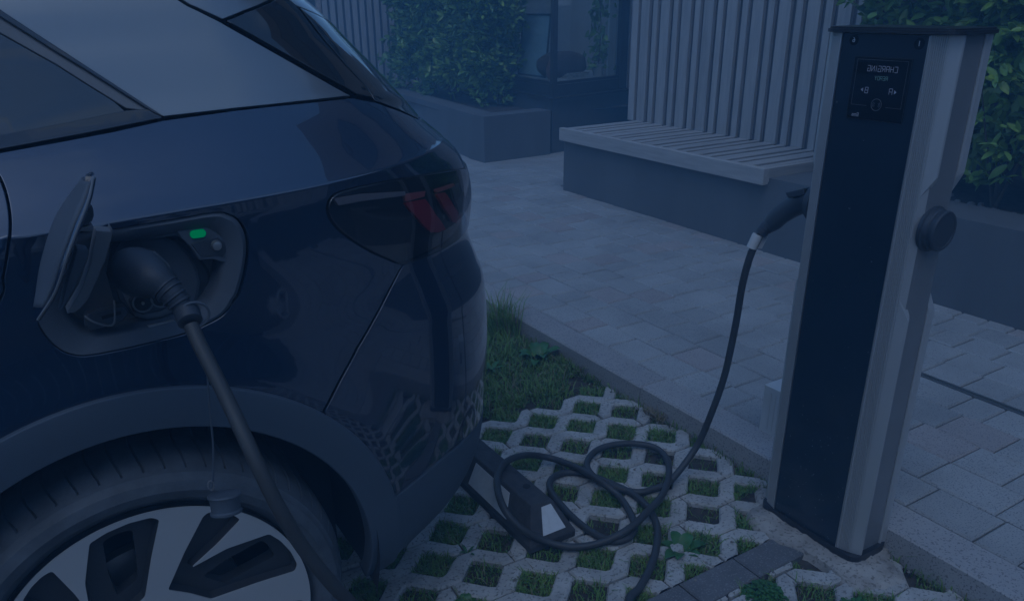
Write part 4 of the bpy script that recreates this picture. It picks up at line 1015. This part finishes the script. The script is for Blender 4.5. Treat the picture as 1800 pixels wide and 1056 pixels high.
lump(pill(968, 365, 20, 19, -.15), 1.3715, 1.377, 'charge_light', 'led', bevel=.0004)
# socket carrier with the two direct-current pins
lump([(560, 500), (590, 460), (680, 440), (760, 450), (830, 520), (865, 620), (870, 700), (850, 745), (790, 775), (720, 783), (660, 768), (620, 700), (575, 590)], 1.398, 1.424, 'socket_plate', 'grey_plastic')
lump([(628, 690), (650, 655), (700, 642), (780, 630), (830, 640), (850, 675), (838, 712), (790, 740), (700, 760), (650, 745)], 1.394, 1.399, 'pin_housing', 'black_matt')
for (x, y) in ((698, 703), (785, 680)):
    c_ = pp([(x, y)], Y=1.392)[0]
    b = MB(); b.disc_tube(c_, (0, 1, 0), [(.003, .0135), (0, .0145), (0, .0165), (.004, .017)], 24); b.f = b.f[:-2]; b.build('pin_ring', M['grey_plastic'], cpt, smooth=True, angle=30)
    b = MB(); b.disc_tube(c_+Vector((0, .0015, 0)), (0, 1, 0), [(0, .0134), (.001, .0134)], 24); b.build('pin_well', M['inner'], cpt)
    b = MB(); b.disc_tube(c_, (0, 1, 0), [(-.002, .0022), (0, .003), (.003, .003)], 10); b.build('pin', M['brass'], cpt, smooth=True)
lump([(720, 812), (848, 782), (852, 790), (728, 822)], 1.3765, 1.380, 'label_strip', 'steel', bevel=.0002)
lump([(650, 835), (880, 790), (900, 800), (905, 815), (660, 862)], 1.378, 1.40, 'lower_ledge', 'dark_plastic')
# folded cover of the lower pins, with its strap
lump([(415, 770), (430, 752), (560, 722), (610, 720), (632, 750), (600, 790), (440, 838), (415, 815)], 1.372, 1.392, 'pin_cover', 'black_matt')
lump([(495, 768), (590, 742), (594, 756), (500, 782)], 1.370, 1.373, 'cover_slot', 'inner', bevel=.0002)
b = MB(); b.tube(smooth_path([pp([(412, 765)], Y=1.36)[0], pp([(460, 795)], Y=1.352)[0], pp([(530, 812)], Y=1.35)[0], pp([(558, 795)], Y=1.352)[0], pp([(560, 730)], Y=1.36)[0], pp([(558, 690)], Y=1.385)[0]], 6), .0016, 6); b.build('cover_strap', M['grey_plastic'], cpt, smooth=True)
# open flap, seen almost edge on
flap = link('charging_flap', None, car)
near = [on_y(*q, 1.150+.05*abs(t-.5)*2) for t, q in zip((0, .2, .4, .6, .8, 1), [(66, 562), (96, 515), (118, 452), (137, 400), (156, 349), (164, 311)])]
farr = [on_y(*q, 1.325-.07*abs(t-.5)*2) for t, q in zip((0, .2, .4, .6, .8, 1), [(65, 562), (66, 505), (74, 455), (96, 388), (128, 340), (162, 302)])]
nr_ = smooth_path(near, 5); fr_ = smooth_path(farr, 5)
b = MB(); V = []; nw_ = 10
for p, q in zip(nr_, fr_):
    for k in range(nw_+1):
        t = k/nw_; V.append(p+(q-p)*t+Vector((-.008*math.sin(PI*t), 0, 0)))
m = len(nr_); fcs = [(i*(nw_+1)+k, i*(nw_+1)+k+1, (i+1)*(nw_+1)+k+1, (i+1)*(nw_+1)+k) for i in range(m-1) for k in range(nw_)]
b.add(V, fcs); o = b.build('flap_skin', M['paint'], flap, smooth=True, angle=60)
so = o.modifiers.new('thickness', 'SOLIDIFY'); so.thickness = .004; so.offset = -1
b = MB(); V2 = [v+Vector((.007, 0, 0)) for v in V]; b.add([V2[i*(nw_+1)+k] for i in range(2, m-2) for k in range(1, nw_)], [(i*(nw_-1)+k, i*(nw_-1)+k+1, (i+1)*(nw_-1)+k+1, (i+1)*(nw_-1)+k) for i in range(m-5) for k in range(nw_-2)]); o = b.build('flap_lining', M['dark_plastic'], flap, smooth=True, angle=60)
so = o.modifiers.new('thickness', 'SOLIDIFY'); so.thickness = .008; so.offset = 1
b = MB(); b.tube(nr_, .0016, 6); b.build('flap_edge', M['grey_plastic'], flap, smooth=True)
def arm(L, Y0, Y1, name, m):
    b = MB(); b.prism([on_y(40+x/3.2, 290+y/3.2, Y0) for x, y in L], (0, 0, 0), (0, Y1-Y0, 0)); o = b.build(name, M[m], flap)
    bv = o.modifiers.new('bevel', 'BEVEL'); bv.width = .003; bv.segments = 2; return o
arm([(415, 370), (495, 375), (500, 355), (506, 362), (498, 420), (470, 520), (420, 640), (365, 760), (330, 800), (290, 830), (250, 835), (330, 700), (380, 560)], 1.300, 1.335, 'hinge_arm', 'grey_plastic')
arm([(305, 470), (368, 478), (372, 500), (340, 590), (290, 700), (230, 800), (205, 830), (240, 700), (280, 560)], 1.27, 1.30, 'hinge_arm', 'dark_plastic')
arm([(345, 262), (372, 225), (395, 235), (402, 285), (390, 320), (345, 345), (325, 340)], 1.262, 1.285, 'latch', 'black_matt')
arm([(318, 355), (395, 335), (402, 370), (380, 378), (320, 375)], 1.265, 1.29, 'latch_base', 'grey_plastic')

# ------------------------------------------------------------------ wheel stop
ws = thing('wheel_stop', 'black rubber wheel stop with white reflective panels lying under the cable', 'wheel stop')
x0, x1, y0, y1, tz = 1.056, 1.222, 1.592, 2.45, .112
xa, xb, ya, yb = x0+.048, x1-.045, y0+.068, y1-.068
b = MB(); zb = .022
b.add([(x0, y0, -.002), (x1, y0, -.002), (x1, y1, -.002), (x0, y1, -.002), (x0, y0, zb), (x1, y0, zb), (x1, y1, zb), (x0, y1, zb), (xa, ya, tz), (xb, ya, tz), (xb, yb, tz), (xa, yb, tz)],
      [(0, 1, 2, 3), (8, 9, 10, 11)]+[(i, (i+1) % 4, 4+(i+1) % 4, 4+i) for i in range(4)]+[(4+i, 4+(i+1) % 4, 8+(i+1) % 4, 8+i) for i in range(4)])
o = b.build('body', M['stop'], ws); bv = o.modifiers.new('bevel', 'BEVEL'); bv.width = .004; bv.segments = 2
def slopeq(A, B, C, D, u0, u1, w0, w1):    # panel on the sloped quad A B (bottom) C D (top)
    A, B, C, D = map(Vector, (A, B, C, D)); n = (B-A).cross(D-A).normalized()
    f = lambda u, w: (A*(1-u)+B*u)*(1-w)+(D*(1-u)+C*u)*w
    return [f(u0, w0), f(u1, w0), f(u1, w1), f(u0, w1)], n
for (u0, u1) in ((.16, .44), (.56, .84)):
    q, n = slopeq((x0, y1, zb), (x0, y0, zb), (xa, ya, tz), (xa, yb, tz), u0, u1, .14, .86)
    if n.x > 0: n = -n
    b = MB(); b.prism(q, n*-.001, n*.0022); b.build('reflective_panel', M['reflect'], ws)
q, n = slopeq((x0, y0, zb), (x1, y0, zb), (xb, ya, tz), (xa, ya, tz), .30, .84, .16, .88)
if n.y > 0: n = -n
q[3] = q[3]*.75+q[2]*.25; b = MB(); b.prism(q, n*-.001, n*.0022); b.build('reflective_panel', M['reflect'], ws)
for yy in (1.755, 2.28):
    b = MB(); b.disc_tube((1.150, yy, tz), (0, 0, 1), [(0, .012), (.0012, .0125), (.0015, .010), (.0016, .001)], 20); b.build('bolt_hole', M['inner'], ws)

# ------------------------------------------------------------------ charging post
cp_ = thing('charging_post', 'silver and black electric vehicle charging post with a display, standing by the kerb', 'charging post')
ZT = 1.421
b = MB(); b.box(1.832, 1.938, 1.0685, 1.3715, .015, ZT-.002); b.build('core', M['alu'], cp_)
b = MB(); b.box(1.8055, 1.8215, 1.112, 1.3365, .022, ZT-.003); b.build('front_panel', M['black_panel'], cp_)
b = MB(); pr_ = [(1.803, 1.1105), (1.8025, 1.106)]
for k in range(7): y = 1.1035-k*.0042; xx = 1.8035+(1.1105-y)*.32; pr_ += [(xx, y), (xx-.0016, y-.0008), (xx-.0016, y-.0026), (xx+.0012, y-.0034)]
pr_ += [(1.8155, 1.072), (1.83, 1.072), (1.83, 1.1105)]
def mirror_y(L): return [(x, 1.2200*2-y) for x, y in L]
b.prism([(x, y, 0) for x, y in pr_], (0, 0, .018), (0, 0, ZT-.002)); b.build('ribbed_edge', M['alu'], cp_)
prl = [(x, 1.2243*2-y) for x, y in pr_]
b = MB(); b.prism([(x, y, 0) for x, y in prl], (0, 0, .018), (0, 0, ZT-.002)); b.build('ribbed_edge', M['alu'], cp_)
for yy in (1.1108, 1.3368): b = MB(); b.box(1.8005, 1.8045, yy-.0011 if yy < 1.2 else yy-.0005, yy+.0005 if yy < 1.2 else yy+.0011, .02, ZT-.004); b.build('edge_bead', M['alu_edge'], cp_)
zn0, zn1 = 1.060, .800
def flank(pts, z0, z1, cutz, cutside, name, m):      # plan polygon extruded, with the free end cut on a slant
    n = len(pts); b = MB(); ymin = min(p[1] for p in pts); ymax = max(p[1] for p in pts)
    out_ = (lambda y: (ymax-y)/(ymax-ymin)) if cutside < 0 else (lambda y: (y-ymin)/(ymax-ymin))
    lo = [(x, y, z0+(cutz*out_(y) if cutz > 0 else 0)) for x, y in pts]; hi = [(x, y, z1+(cutz*out_(y) if cutz < 0 else 0)) for x, y in pts]
    b.add(lo+hi, [tuple(range(n))[::-1], tuple(range(n, 2*n))]+[(i, (i+1) % n, n+(i+1) % n, n+i) for i in range(n)]); return b.build(name, M[m], cp_)
fr = [(1.8156, 1.0715), (1.8285, 1.048), (1.8335, 1.0465), (1.84, 1.052), (1.84, 1.0675), (1.8305, 1.0715)]
sd_ = [(1.8312, 1.0675), (1.8312, 1.0602), (1.845, 1.0585), (1.922, 1.0565), (1.922, 1.0675)]
cp2 = [(1.8162, 1.0735), (1.8162, 1.0722), (1.8312, 1.0604), (1.8312, 1.0735)]
for L in (cp2, mirror_y(cp2)): b = MB(); b.prism([(x, y, 0) for x, y in L], (0, 0, .018), (0, 0, ZT-.003)); b.build('corner_plate', M['alu'], cp_)
re_ = [(1.9225, 1.0675), (1.9225, 1.054), (1.927, 1.050), (1.932, 1.0535), (1.946, 1.0495), (1.948, 1.053), (1.941, 1.0675)]
for (L, nm) in ((fr, 'front_flange'), (re_, 'rear_flange')):
    flank(L, zn0, ZT-.002, .05, -1, nm, 'alu'); flank(L, .018, zn1, -.05, -1, nm, 'alu')
    flank(mirror_y(L), zn0, ZT-.002, .05, 1, nm, 'alu'); flank(mirror_y(L), .018, zn1, -.05, 1, nm, 'alu')
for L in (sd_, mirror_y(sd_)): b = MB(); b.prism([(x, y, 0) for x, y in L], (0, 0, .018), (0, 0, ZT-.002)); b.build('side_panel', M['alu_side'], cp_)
# cap and foot
def roundrect(x0, x1, y0, y1, r, n=6):
    out = []
    for (cx_, cy_, a0) in ((x1-r, y1-r, 0), (x0+r, y1-r, 90), (x0+r, y0+r, 180), (x1-r, y0+r, 270)):
        out += [(cx_+r*math.cos(math.radians(a0+90*k/n)), cy_+r*math.sin(math.radians(a0+90*k/n)), 0) for k in range(n+1)]
    return out
b = MB(); b.prism(roundrect(1.792, 1.962, 1.036, 1.388, .03), (0, 0, ZT), (0, 0, ZT+.008)); b.prism(roundrect(1.796, 1.958, 1.040, 1.384, .028), (0, 0, ZT+.0082), (0, 0, ZT+.0125)); o = b.build('cap', M['black_gloss'], cp_)
b = MB(); b.prism(roundrect(1.798, 1.955, 1.043, 1.392, .03), (0, 0, -.03), (0, 0, .030)); b.build('foot', M['black_gloss'], cp_)
b = MB(); b.prism([(1.8, 1.062, .04), (1.83, 1.042, .04), (1.94, 1.046, .04), (1.94, 1.06, .04), (1.84, 1.06, .04), (1.815, 1.075, .04)], (0, 0, .007), (0, 0, .05)); 
# display
b = MB()
for _ in range(80):
    y = random.uniform(1.116, 1.333); z = .03+random.expovariate(2.2); 
    if z > 1.38: continue
    r_ = random.uniform(.0006, .0016); q = [(1.8052, y+r_*random.uniform(.6, 1.6)*math.cos(a_), z+r_*random.uniform(.6, 2.2)*math.sin(a_)) for a_ in np.linspace(0, 5.2, 5)]
    b.prism(q, (0, 0, 0), (-.0003, 0, 0))
tag(b.build('dirt_specks', M['grey_plastic'], cp_), kind='stuff')
dsp = link('display', None, cp_)
b = MB(); b.box(1.8035, 1.8052, 1.142, 1.293, 1.222, 1.368); b.build('screen', M['screen'], dsp)
b = MB()
for (a, c, d, e) in ((1.142, 1.293, 1.3655, 1.368), (1.142, 1.1432, 1.222, 1.3653), (1.2918, 1.293, 1.222, 1.3653), (1.1435, 1.2915, 1.222, 1.2234)): b.box(1.8026, 1.8034, a, c, d, e)
b.build('bezel', M['black_gloss'], dsp)
fx = 1.8024
def text(s, y, z, size, m, par, name='lettering', x=1.8022, spacing=1.0):
    cu = bpy.data.curves.new(name, 'FONT'); cu.body = s; cu.size = size; cu.align_x = 'CENTER'; cu.align_y = 'CENTER'; cu.space_character = spacing; cu.extrude = .0002
    to = bpy.data.objects.new(name, cu); COL.objects.link(to); bpy.context.view_layer.update()
    me = bpy.data.meshes.new_from_object(to.evaluated_get(bpy.context.evaluated_depsgraph_get())); bpy.data.objects.remove(to); me.materials.clear(); me.materials.append(M[m])
    # letters read mirrored on this post: local x runs along +y, which the camera sees from right to left
    for v in me.vertices: v.co = Vector((-v.co.z, v.co.x, v.co.y))
    o = link(name, me, par); o.location = (x, y, z); return o
GL = {'C': [[(1, 1), (0, 1), (0, 0), (1, 0)]], 'H': [[(0, 0), (0, 1)], [(1, 0), (1, 1)], [(0, .5), (1, .5)]], 'A': [[(0, 0), (0, 1), (1, 1), (1, 0)], [(0, .45), (1, .45)]],
      'R': [[(0, 0), (0, 1), (1, 1), (1, .5), (0, .5)], [(.5, .5), (1, 0)]], 'G': [[(1, 1), (0, 1), (0, 0), (1, 0), (1, .5), (.5, .5)]], 'I': [[(.5, 0), (.5, 1)]], 'N': [[(0, 0), (0, 1), (1, 0), (1, 1)]],
      'E': [[(1, 1), (0, 1), (0, 0), (1, 0)], [(0, .5), (.85, .5)]], 'D': [[(0, 0), (0, 1), (.8, 1), (1, .8), (1, .2), (.8, 0), (0, 0)]], 'Y': [[(0, 1), (.5, .5), (1, 1)], [(.5, .5), (.5, 0)]],
      'B': [[(0, 0), (0, 1), (.9, 1), (.9, .5), (0, .5)], [(.9, .5), (1, .5), (1, 0), (0, 0)]]}
def segtext(word, yc, zc, h, w, pitch, m, rad=.00065):
    widths = [pitch*(.6 if c == 'I' else 1) for c in word]; x = -sum(widths)/2; b = MB()
    for c, pw in zip(word, widths):
        for ln in GL[c]:
            for p, q in zip(ln[:-1], ln[1:]):
                f = lambda t: (1.8031, yc+x+(pw-w)/2+t[0]*w, zc+(t[1]-.5)*h)
                b.tube([f(p), f(q)], rad, 4)
        x += pw
    b.build('lettering', M[m], dsp)
segtext('CHARGING', 1.2145, 1.3415, .0125, .0072, .0108, 'display')
segtext('READY', 1.2140, 1.3205, .0085, .0048, .0072, 'disp_green', .0005)
segtext('A', 1.1835, 1.2925, .013, .008, .012, 'display'); segtext('B', 1.2480, 1.2915, .013, .008, .012, 'display')
for (y, s) in ((1.1745, -1), (1.2575, 1)): b = MB(); b.prism([(1.803, y, 1.2965), (1.803, y, 1.2875), (1.803, y+.006*s, 1.292)], (0, 0, 0), (-.0003, 0, 0)); b.build('arrow', M['display'], dsp)
b = MB()
for (ya_, za_, yb_, zb_) in ((1.151, 1.361, 1.284, 1.361), (1.151, 1.361, 1.151, 1.256), (1.284, 1.361, 1.284, 1.256), (1.151, 1.256, 1.190, 1.256), (1.284, 1.256, 1.242, 1.256)):
    b.tube([(1.8031, ya_, za_), (1.8031, yb_, zb_)], .00028, 4)
def ringt(mbx, y, z, r, w, x=1.8031, n=36): mbx.tube([(x, y+r*math.cos(2*PI*k/n), z+r*math.sin(2*PI*k/n)) for k in range(n+1)], w, 4)
ringt(b, 1.2155, 1.260, .0135, .0005); b.build('frame_line', M['grey_plastic'], dsp)
b = MB()
for r, z in ((.010, 0), (.0065, 0)): b.tube([(1.8031, 1.2155+r*math.cos(a_), 1.260+r*.75*math.sin(a_)) for a_ in np.linspace(-.8, .8, 8)], .0006, 4); b.tube([(1.8031, 1.2155-r*math.cos(a_), 1.260+r*.75*math.sin(a_)) for a_ in np.linspace(-.8, .8, 8)], .0006, 4)
b.build('card_symbol', M['dark_plastic'], dsp)
text('Ems', 1.2685, 1.2325, .013, 'display', dsp, x=1.803, spacing=.9)
for (s, y, z) in (('6', 1.3043, 1.4035), ('1', 1.1345, 1.4000)):
    b = MB(); b.disc_tube((1.8052, y, z), (-1, 0, 0), [(0, .0125), (.0006, .0125)], 28); b.build('number_disc', M['screen'], cp_); text(s, y, z, .0165, 'print', cp_, 'number', x=1.8043)
# sockets on both flanks
for sgn, yy in ((-1, 1.0575), (1, 1.3825)):
    sk = link('socket', None, cp_); c_ = (1.869, yy, .980)
    b = MB(); b.disc_tube(c_, (0, sgn, 0), [(-.004, .056), (.004, .056), (.006, .052), (.015, .0505), (.018, .0475)], 48); b.build('collar', M['black_matt'], sk, smooth=True, angle=30)
    if sgn < 0:
        b = MB(); b.disc_tube((c_[0], yy-.0185, c_[2]), (0, -1, 0), [(0, .0475), (.005, .0495), (.012, .0495), (.015, .0465), (.0152, .040), (.0140, .039)], 48); b.build('lid', M['black_matt'], sk, smooth=True, angle=30)
        b = MB(); b.box(c_[0]+.032, c_[0]+.050, yy-.028, yy-.004, .962, .998); b.build('lid_hinge', M['black_matt'], sk)
    else:
        o = None
        b = MB(); V0 = [on_x(x, y, 1.868) for x, y in ((1394, 336), (1428, 328), (1428, 340), (1400, 346))]; b.prism(V0, (-.035, 0, 0), (.035, 0, 0)); o = b.build('raised_lid', M['black_matt'], sk); bv = o.modifiers.new('bevel', 'BEVEL'); bv.width = .003; bv.segments = 2
b = MB(); q = [on_y(1580+x/4.4*1, y, 1.0) for x, y in ()]
# meter box behind the post
mbx_ = thing('junction_box', 'small white electrical box standing on the paving just behind the charging post', 'junction box')
b = MB(); b.cbox(2.075, 2.175, 1.50, 1.648, KZ, .265, .006); b.build('box', M['white'], mbx_)
b = MB()
for k in range(6): b.box(2.0735, 2.0748, 1.515+.02*k, 1.525+.02*k, KZ+.02, .24)
b.build('ribs', M['white'], mbx_)
b = MB(); b.disc_tube((2.125, 1.648, .195), (0, 1, 0), [(0, .022), (.006, .022), (.008, .018)], 20); b.build('grommet', M['black_matt'], mbx_, smooth=True, angle=30)
b = MB(); b.box(2.0728, 2.0734, 1.528, 1.556, .14, .20); b.build('sticker', mat('blue sticker', (.06, .10, .25), .5), mbx_)

# ------------------------------------------------------------------ cable
cb = thing('charging_cable', 'thick black charging cable coiled on the grid paving between the car and the post', 'cable')
def cs(x, y): return (600+x/2.4214, 620+y/2.4214)
RC = .0112
plugp = [on_y(1428, 346, 1.398)+Vector((0, -.02, 0)), on_y(1424, 350, 1.415), on_y(1408, 357, 1.445), on_y(1390, 366, 1.475), on_y(1372, 378, 1.50), on_y(1358, 392, 1.517), on_y(1346, 401, 1.53), on_y(1336, 412, 1.538)]
hang = [on_y(1330, 424, 1.542), on_y(1318, 452, 1.55), on_y(1305, 500, 1.565), on_y(1295, 560, 1.58), on_y(1284, 615, 1.59), on_y(1272, 665, 1.60), on_y(1252, 722, 1.615), on_y(1224, 785, 1.64)]
coil = [((1400, 545), .030), ((1330, 578), .016), ((1250, 592), .014), ((1130, 560), .014), ((1062, 512), .014), ((1046, 465), .016), ((1085, 415), .020), ((1160, 390), .024), ((1250, 386), .022), ((1335, 403), .016), ((1385, 450), .013), ((1394, 522), .040), ((1368, 600), .038), ((1308, 670), .040), ((1220, 750), .042), ((1100, 808), .020), ((980, 825), .014), ((870, 800), .030), ((760, 740), .085), ((692, 660), .130), ((664, 570), .138), ((672, 500), .135), ((715, 455), .124), ((790, 434), .075), ((880, 445), .036), ((960, 470), .034), ((1040, 505), .042), ((1120, 558), .040), ((1182, 610), .018), ((1230, 680), .014), ((1248, 740), .014), ((1218, 788), .014), ((1150, 800), .014), ((1080, 770), .014), ((1000, 713), .014), ((930, 640), .016), ((890, 582), .020), ((892, 540), .020), ((935, 513), .016), ((1000, 510), .014), ((1080, 528), .018), ((1160, 560), .016), ((1240, 600), .014), ((1308, 660), .014), ((1344, 740), .013), ((1340, 830), .013), ((1312, 920), .013), ((1268, 1000), .013), ((1225, 1056), .013)]
coilp = [on_z(*cs(*q), z) for q, z in coil]
side = [on_y(*q) for q in [(336, 572, 1.19), (352, 608, 1.165), (376, 655, 1.135), (404, 712, 1.10), (430, 768, 1.06), (458, 828, 1.03), (490, 892, 1.01), (528, 955, 1.0), (572, 1012, .99), (618, 1062, .99)]]
e1 = side[-1]; e2 = coilp[-1]; mid = [Vector((e1.x+.07, 1.0, max(.05, e1.z-.14))), Vector((e1.x+.20, 1.02, .035)), Vector((.72, .98, .013)), Vector((.92, .88, .013)), Vector((1.10, .93, .013))]
full = smooth_path(plugp[-1:]+hang+coilp+[Vector((e2.x-.03, e2.y-.10, .013))]+mid[::-1][:-2]+mid[1::-1]+side[::-1], 7)
mb = MB(); mb.tube(full, RC, 14); mb.build('sheath', M['rubber'], cb, smooth=True, angle=60)
# plug at the post
pc_ = link('post_connector', None, cb)
mb = MB(); sp = smooth_path(plugp, 4); n = len(sp); rad = [np.interp(k/(n-1), [0, .12, .3, .5, .68, .8, .9, 1], [.033, .034, .031, .029, .027, .021, .018, .0165]) for k in range(n)]; mb.tube(sp, rad, 20); mb.build('handle', M['black_matt'], pc_, smooth=True, angle=50)
def ribs(par, path, t0, t1, k, r0, r1):
    n = len(path)-1
    for i in range(k):
        t = t0+(t1-t0)*i/(k-1); c = path[int(t*n)]; d = (path[min(n, int(t*n)+1)]-path[max(0, int(t*n)-1)]).normalized(); r = r0+(r1-r0)*i/(k-1)
        b = MB(); b.disc_tube(c, d, [(-.0022, r), (-.0015, r*1.10), (.0015, r*1.10), (.0022, r)], 20); b.build('rib', M['black_matt'], par, smooth=True, angle=30)
ribs(pc_, sp, .66, .95, 5, .0235, .0175)
tg = smooth_path(hang[:3], 6)
a, c = on_y(1332, 412, 1.541), on_y(1321, 436, 1.548); mb = MB(); mb.tube([a, a+(c-a)*.1, c], [.0145, .0155, .0155], 16); d_ = (c-a)
o = mb.build('cable_label', M['white'], cb, smooth=True, angle=40)
mb = MB(); w_ = Vector((.030, -.012, -.004)); mb.prism([a+w_*.3, a+w_*1.05+d_*.1, c+w_*1.0, c+w_*.3], Vector((0, -.001, 0)), Vector((0, .001, 0))); mb.build('label_flag', M['white'], cb)
# plug in the car
cc = link('car_connector', None, cb)
pk = [on_y(232, 478, 1.42), on_y(232, 477, 1.37), on_y(236, 476, 1.325), on_y(246, 480, 1.285), on_y(262, 487, 1.258), on_y(277, 495, 1.243), on_y(291, 506, 1.234), on_y(304, 519, 1.226), on_y(315, 532, 1.220), on_y(324, 546, 1.213), on_y(334, 566, 1.198)]
sp = smooth_path(pk, 4); n = len(sp); rad = [np.interp(k/(n-1), [0, .10, .16, .28, .36, .46, .56, .66, .8, .9, 1], [.030, .030, .037, .0385, .036, .0305, .0235, .0195, .0165, .0140, .011]) for k in range(n)]
mb = MB(); mb.tube(sp, rad, 28); mb.build('handle', M['black_matt'], cc, smooth=True, angle=60)
ribs(cc, sp, .60, .80, 4, .0212, .0172)
mb = MB(); c0 = on_y(331, 556, 1.205); d0 = (on_y(336, 572, 1.19)-on_y(326, 545, 1.215)).normalized(); mb.disc_tube(c0-d0*.012, d0, [(0, .0165), (.002, .0195), (.022, .0185), (.024, .015)], 24); mb.build('collar', M['black_matt'], cc, smooth=True, angle=30)
mb = MB(); c1 = c0+Vector((.008, 0, .002)); mb.tube([c1+Vector((.022*math.cos(a_), -.004, .020*math.sin(a_))) for a_ in np.linspace(-1.6, 2.2, 14)], .0022, 6); mb.build('collar_loop', M['dark_plastic'], cc, smooth=True)
# dust cap hanging on a cord
cord = smooth_path([on_y(*q) for q in [(360, 596, 1.165), (364, 650, 1.17), (369, 720, 1.18), (375, 790, 1.19), (374, 842, 1.195), (371, 856, 1.195)]], 6)
mb = MB(); mb.tube(cord, .0016, 6); mb.build('cap_cord', M['dark_plastic'], cb, smooth=True)
dc = link('dust_cap', None, cb); cc0 = on_y(394, 866, 1.19); axd = Vector((-.10, -.28, -1)).normalized()
mb = MB(); mb.disc_tube(cc0, axd, [(-.001, .001), (0, .020), (.001, .0265), (.004, .0275), (.008, .0245), (.028, .0235), (.030, .0255), (.034, .0255), (.034, .021), (.010, .020), (.009, .001)], 32); mb.f = mb.f[:-2]; mb.build('cup', M['dark_plastic'], dc, smooth=True, angle=35)
mb = MB(); q0 = on_y(371, 853, 1.195); mb.tube([q0+Vector((.0045*math.cos(a_), 0, .009*math.sin(a_))) for a_ in np.linspace(0, 2*PI, 13)], .0015, 6); mb.build('eyelet', M['grey_plastic'], dc, smooth=True)

# ------------------------------------------------------------------ what stands behind the camera (mirrored in the car)
hs = thing('brick_house', 'brown brick house with dark windows, mirrored in the car shoulder', 'house')
HY = -8.5
b = MB(); b.prism([(2.2, HY, 0), (14, HY, 0), (14, HY, 4.3), (2.2, HY, 4.3)], (0, -6, 0), (0, 0, 0)); b.build('wall', M['brick'], hs)
b = MB(); b.prism([(1.9, HY+.35, 4.15), (14.3, HY+.35, 4.15), (14.3, HY-3, 5.3), (1.9, HY-3, 5.3)], (0, 0, 0), (0, 0, .15)); b.build('roof', M['render_dark'], hs)
for x in (4.0, 7.2, 10.4):
    for z in (.8, 2.6):
        w = MB(); w.box(x, x+1.6, HY+.02, HY+.06, z, z+1.3); o = w.build('window', M['black_matt'], hs); w = MB(); w.box(x+.08, x+1.52, HY+.061, HY+.07, z+.08, z+1.22); w.build('pane', M['car_glass'], o)
nh = thing('rendered_house', 'plain rendered house with a dark eave, mirrored in the car side window', 'house')
wl = MB(); wl.box(-14, .1, -9.5, -8.0, 0, 6.8); wl.build('wall', M['room'], nh)
wl = MB(); wl.box(-14.3, .4, -9.8, -7.6, 6.81, 7.3); wl.build('eave', M['black_matt'], nh)
wl = MB(); wl.prism([(-14.3, -7.7, 7.31), (-14.3, -9.8, 8.2), (-14.3, -9.8, 7.31)], (0, 0, 0), (14.7, 0, 0)); wl.build('roof', M['render'], nh)
for x in (-8.5, -5.2, -1.9):
    w = MB(); w.box(x, x+1.3, -7.99, -7.95, 3.9, 5.7); o = w.build('window', M['black_matt'], nh); w = MB(); w.box(x+.07, x+1.23, -7.949, -7.94, 3.97, 5.63); w.build('pane', M['car_glass'], o)
ub = thing('shop_building', 'brown roughcast upper storey over the slatted wall, mirrored in the car shoulder', 'building')
b = MB(); b.prism([(5.0, .1, 3.02), (5.0, 5.3, 3.02), (5.0, 5.3, 7.0), (5.0, 4.2, 8.6), (5.0, 3.3, 7.2), (5.0, 2.6, 7.2), (5.0, 1.4, 8.6), (5.0, .1, 7.0)], (0, 0, 0), (3.5, 0, 0)); b.build('wall', M['brick'], ub)
for y0_, z0_, w_, h_ in ((3.4, 3.6, 1.5, 2.5), (.7, 3.6, 1.7, 2.6)):
    w = MB(); w.box(4.93, 4.995, y0_, y0_+w_, z0_, z0_+h_); o = w.build('window', M['black_matt'], ub)
    for k in (0, 1): w = MB(); w.box(4.92, 4.929, y0_+.06+k*w_/2, y0_+w_/2-.03+k*w_/2, z0_+.06, z0_+h_-.06); w.build('pane', M['car_glass'], o)
fn = thing('timber_fence', 'dark vertical board fence mirrored in the lower car door', 'fence')
bb = MB(); bb.box(0, .135, -.012, .012, .03, 1.55); bm_ = bb.mesh('board', M['fence'])
for k in range(90): o = link('board', bm_, fn); o.location = (-7+k*.145, -3.6+random.gauss(0, .004), random.gauss(0, .006))
b = MB(); b.box(-7, 6.05, -3.66, -3.63, .4, .5); b.box(-7, 6.05, -3.66, -3.63, 1.2, 1.3); b.build('rail', M['fence'], fn)
sh = thing('yellow_shrub', 'low yellow-green shrub growing above the fence, mirrored in the car side', 'shrub')
P = np.c_[rng.uniform(-2.5, 2.5, 900), rng.normal(-4.0, .12, 900), 1.45+rng.gamma(2, .09, 900)]; leaf_cloud('foliage', P, rng.normal(0, 1, (900, 3)), rng.uniform(.05, .09, 900), sh, [M['leaf_new'], M['leaf']], .3)
b = MB()
for k in range(12): x = -2.3+k*.42; b.tube([(x, -4.0, 0), (x+.1, -4.0, .9), (x+random.gauss(0, .2), -4.0, 1.6)], [.02, .014, .006], 6)
b.build('stems', M['stem'], sh)

# ------------------------------------------------------------------ added blue volume that tints the scene and lifts darks: haze
b = MB(); b.box(-16, 18, -16, 18, -1.1, 8.8)
hz = b.build('tint_haze', M['soil']); hz.data.materials.clear()
hm = bpy.data.materials.new('tint_haze'); hm.use_nodes = True; t = hm.node_tree; t.nodes.clear()
ho = t.nodes.new('ShaderNodeOutputMaterial'); pv = t.nodes.new('ShaderNodeVolumePrincipled'); pv.inputs['Density'].default_value = .031; pv.inputs['Color'].default_value = (.33, .63, 1, 1)
t.links.new(pv.outputs[0], ho.inputs['Volume']); hz.data.materials.append(hm); tag(hz, kind='stuff')
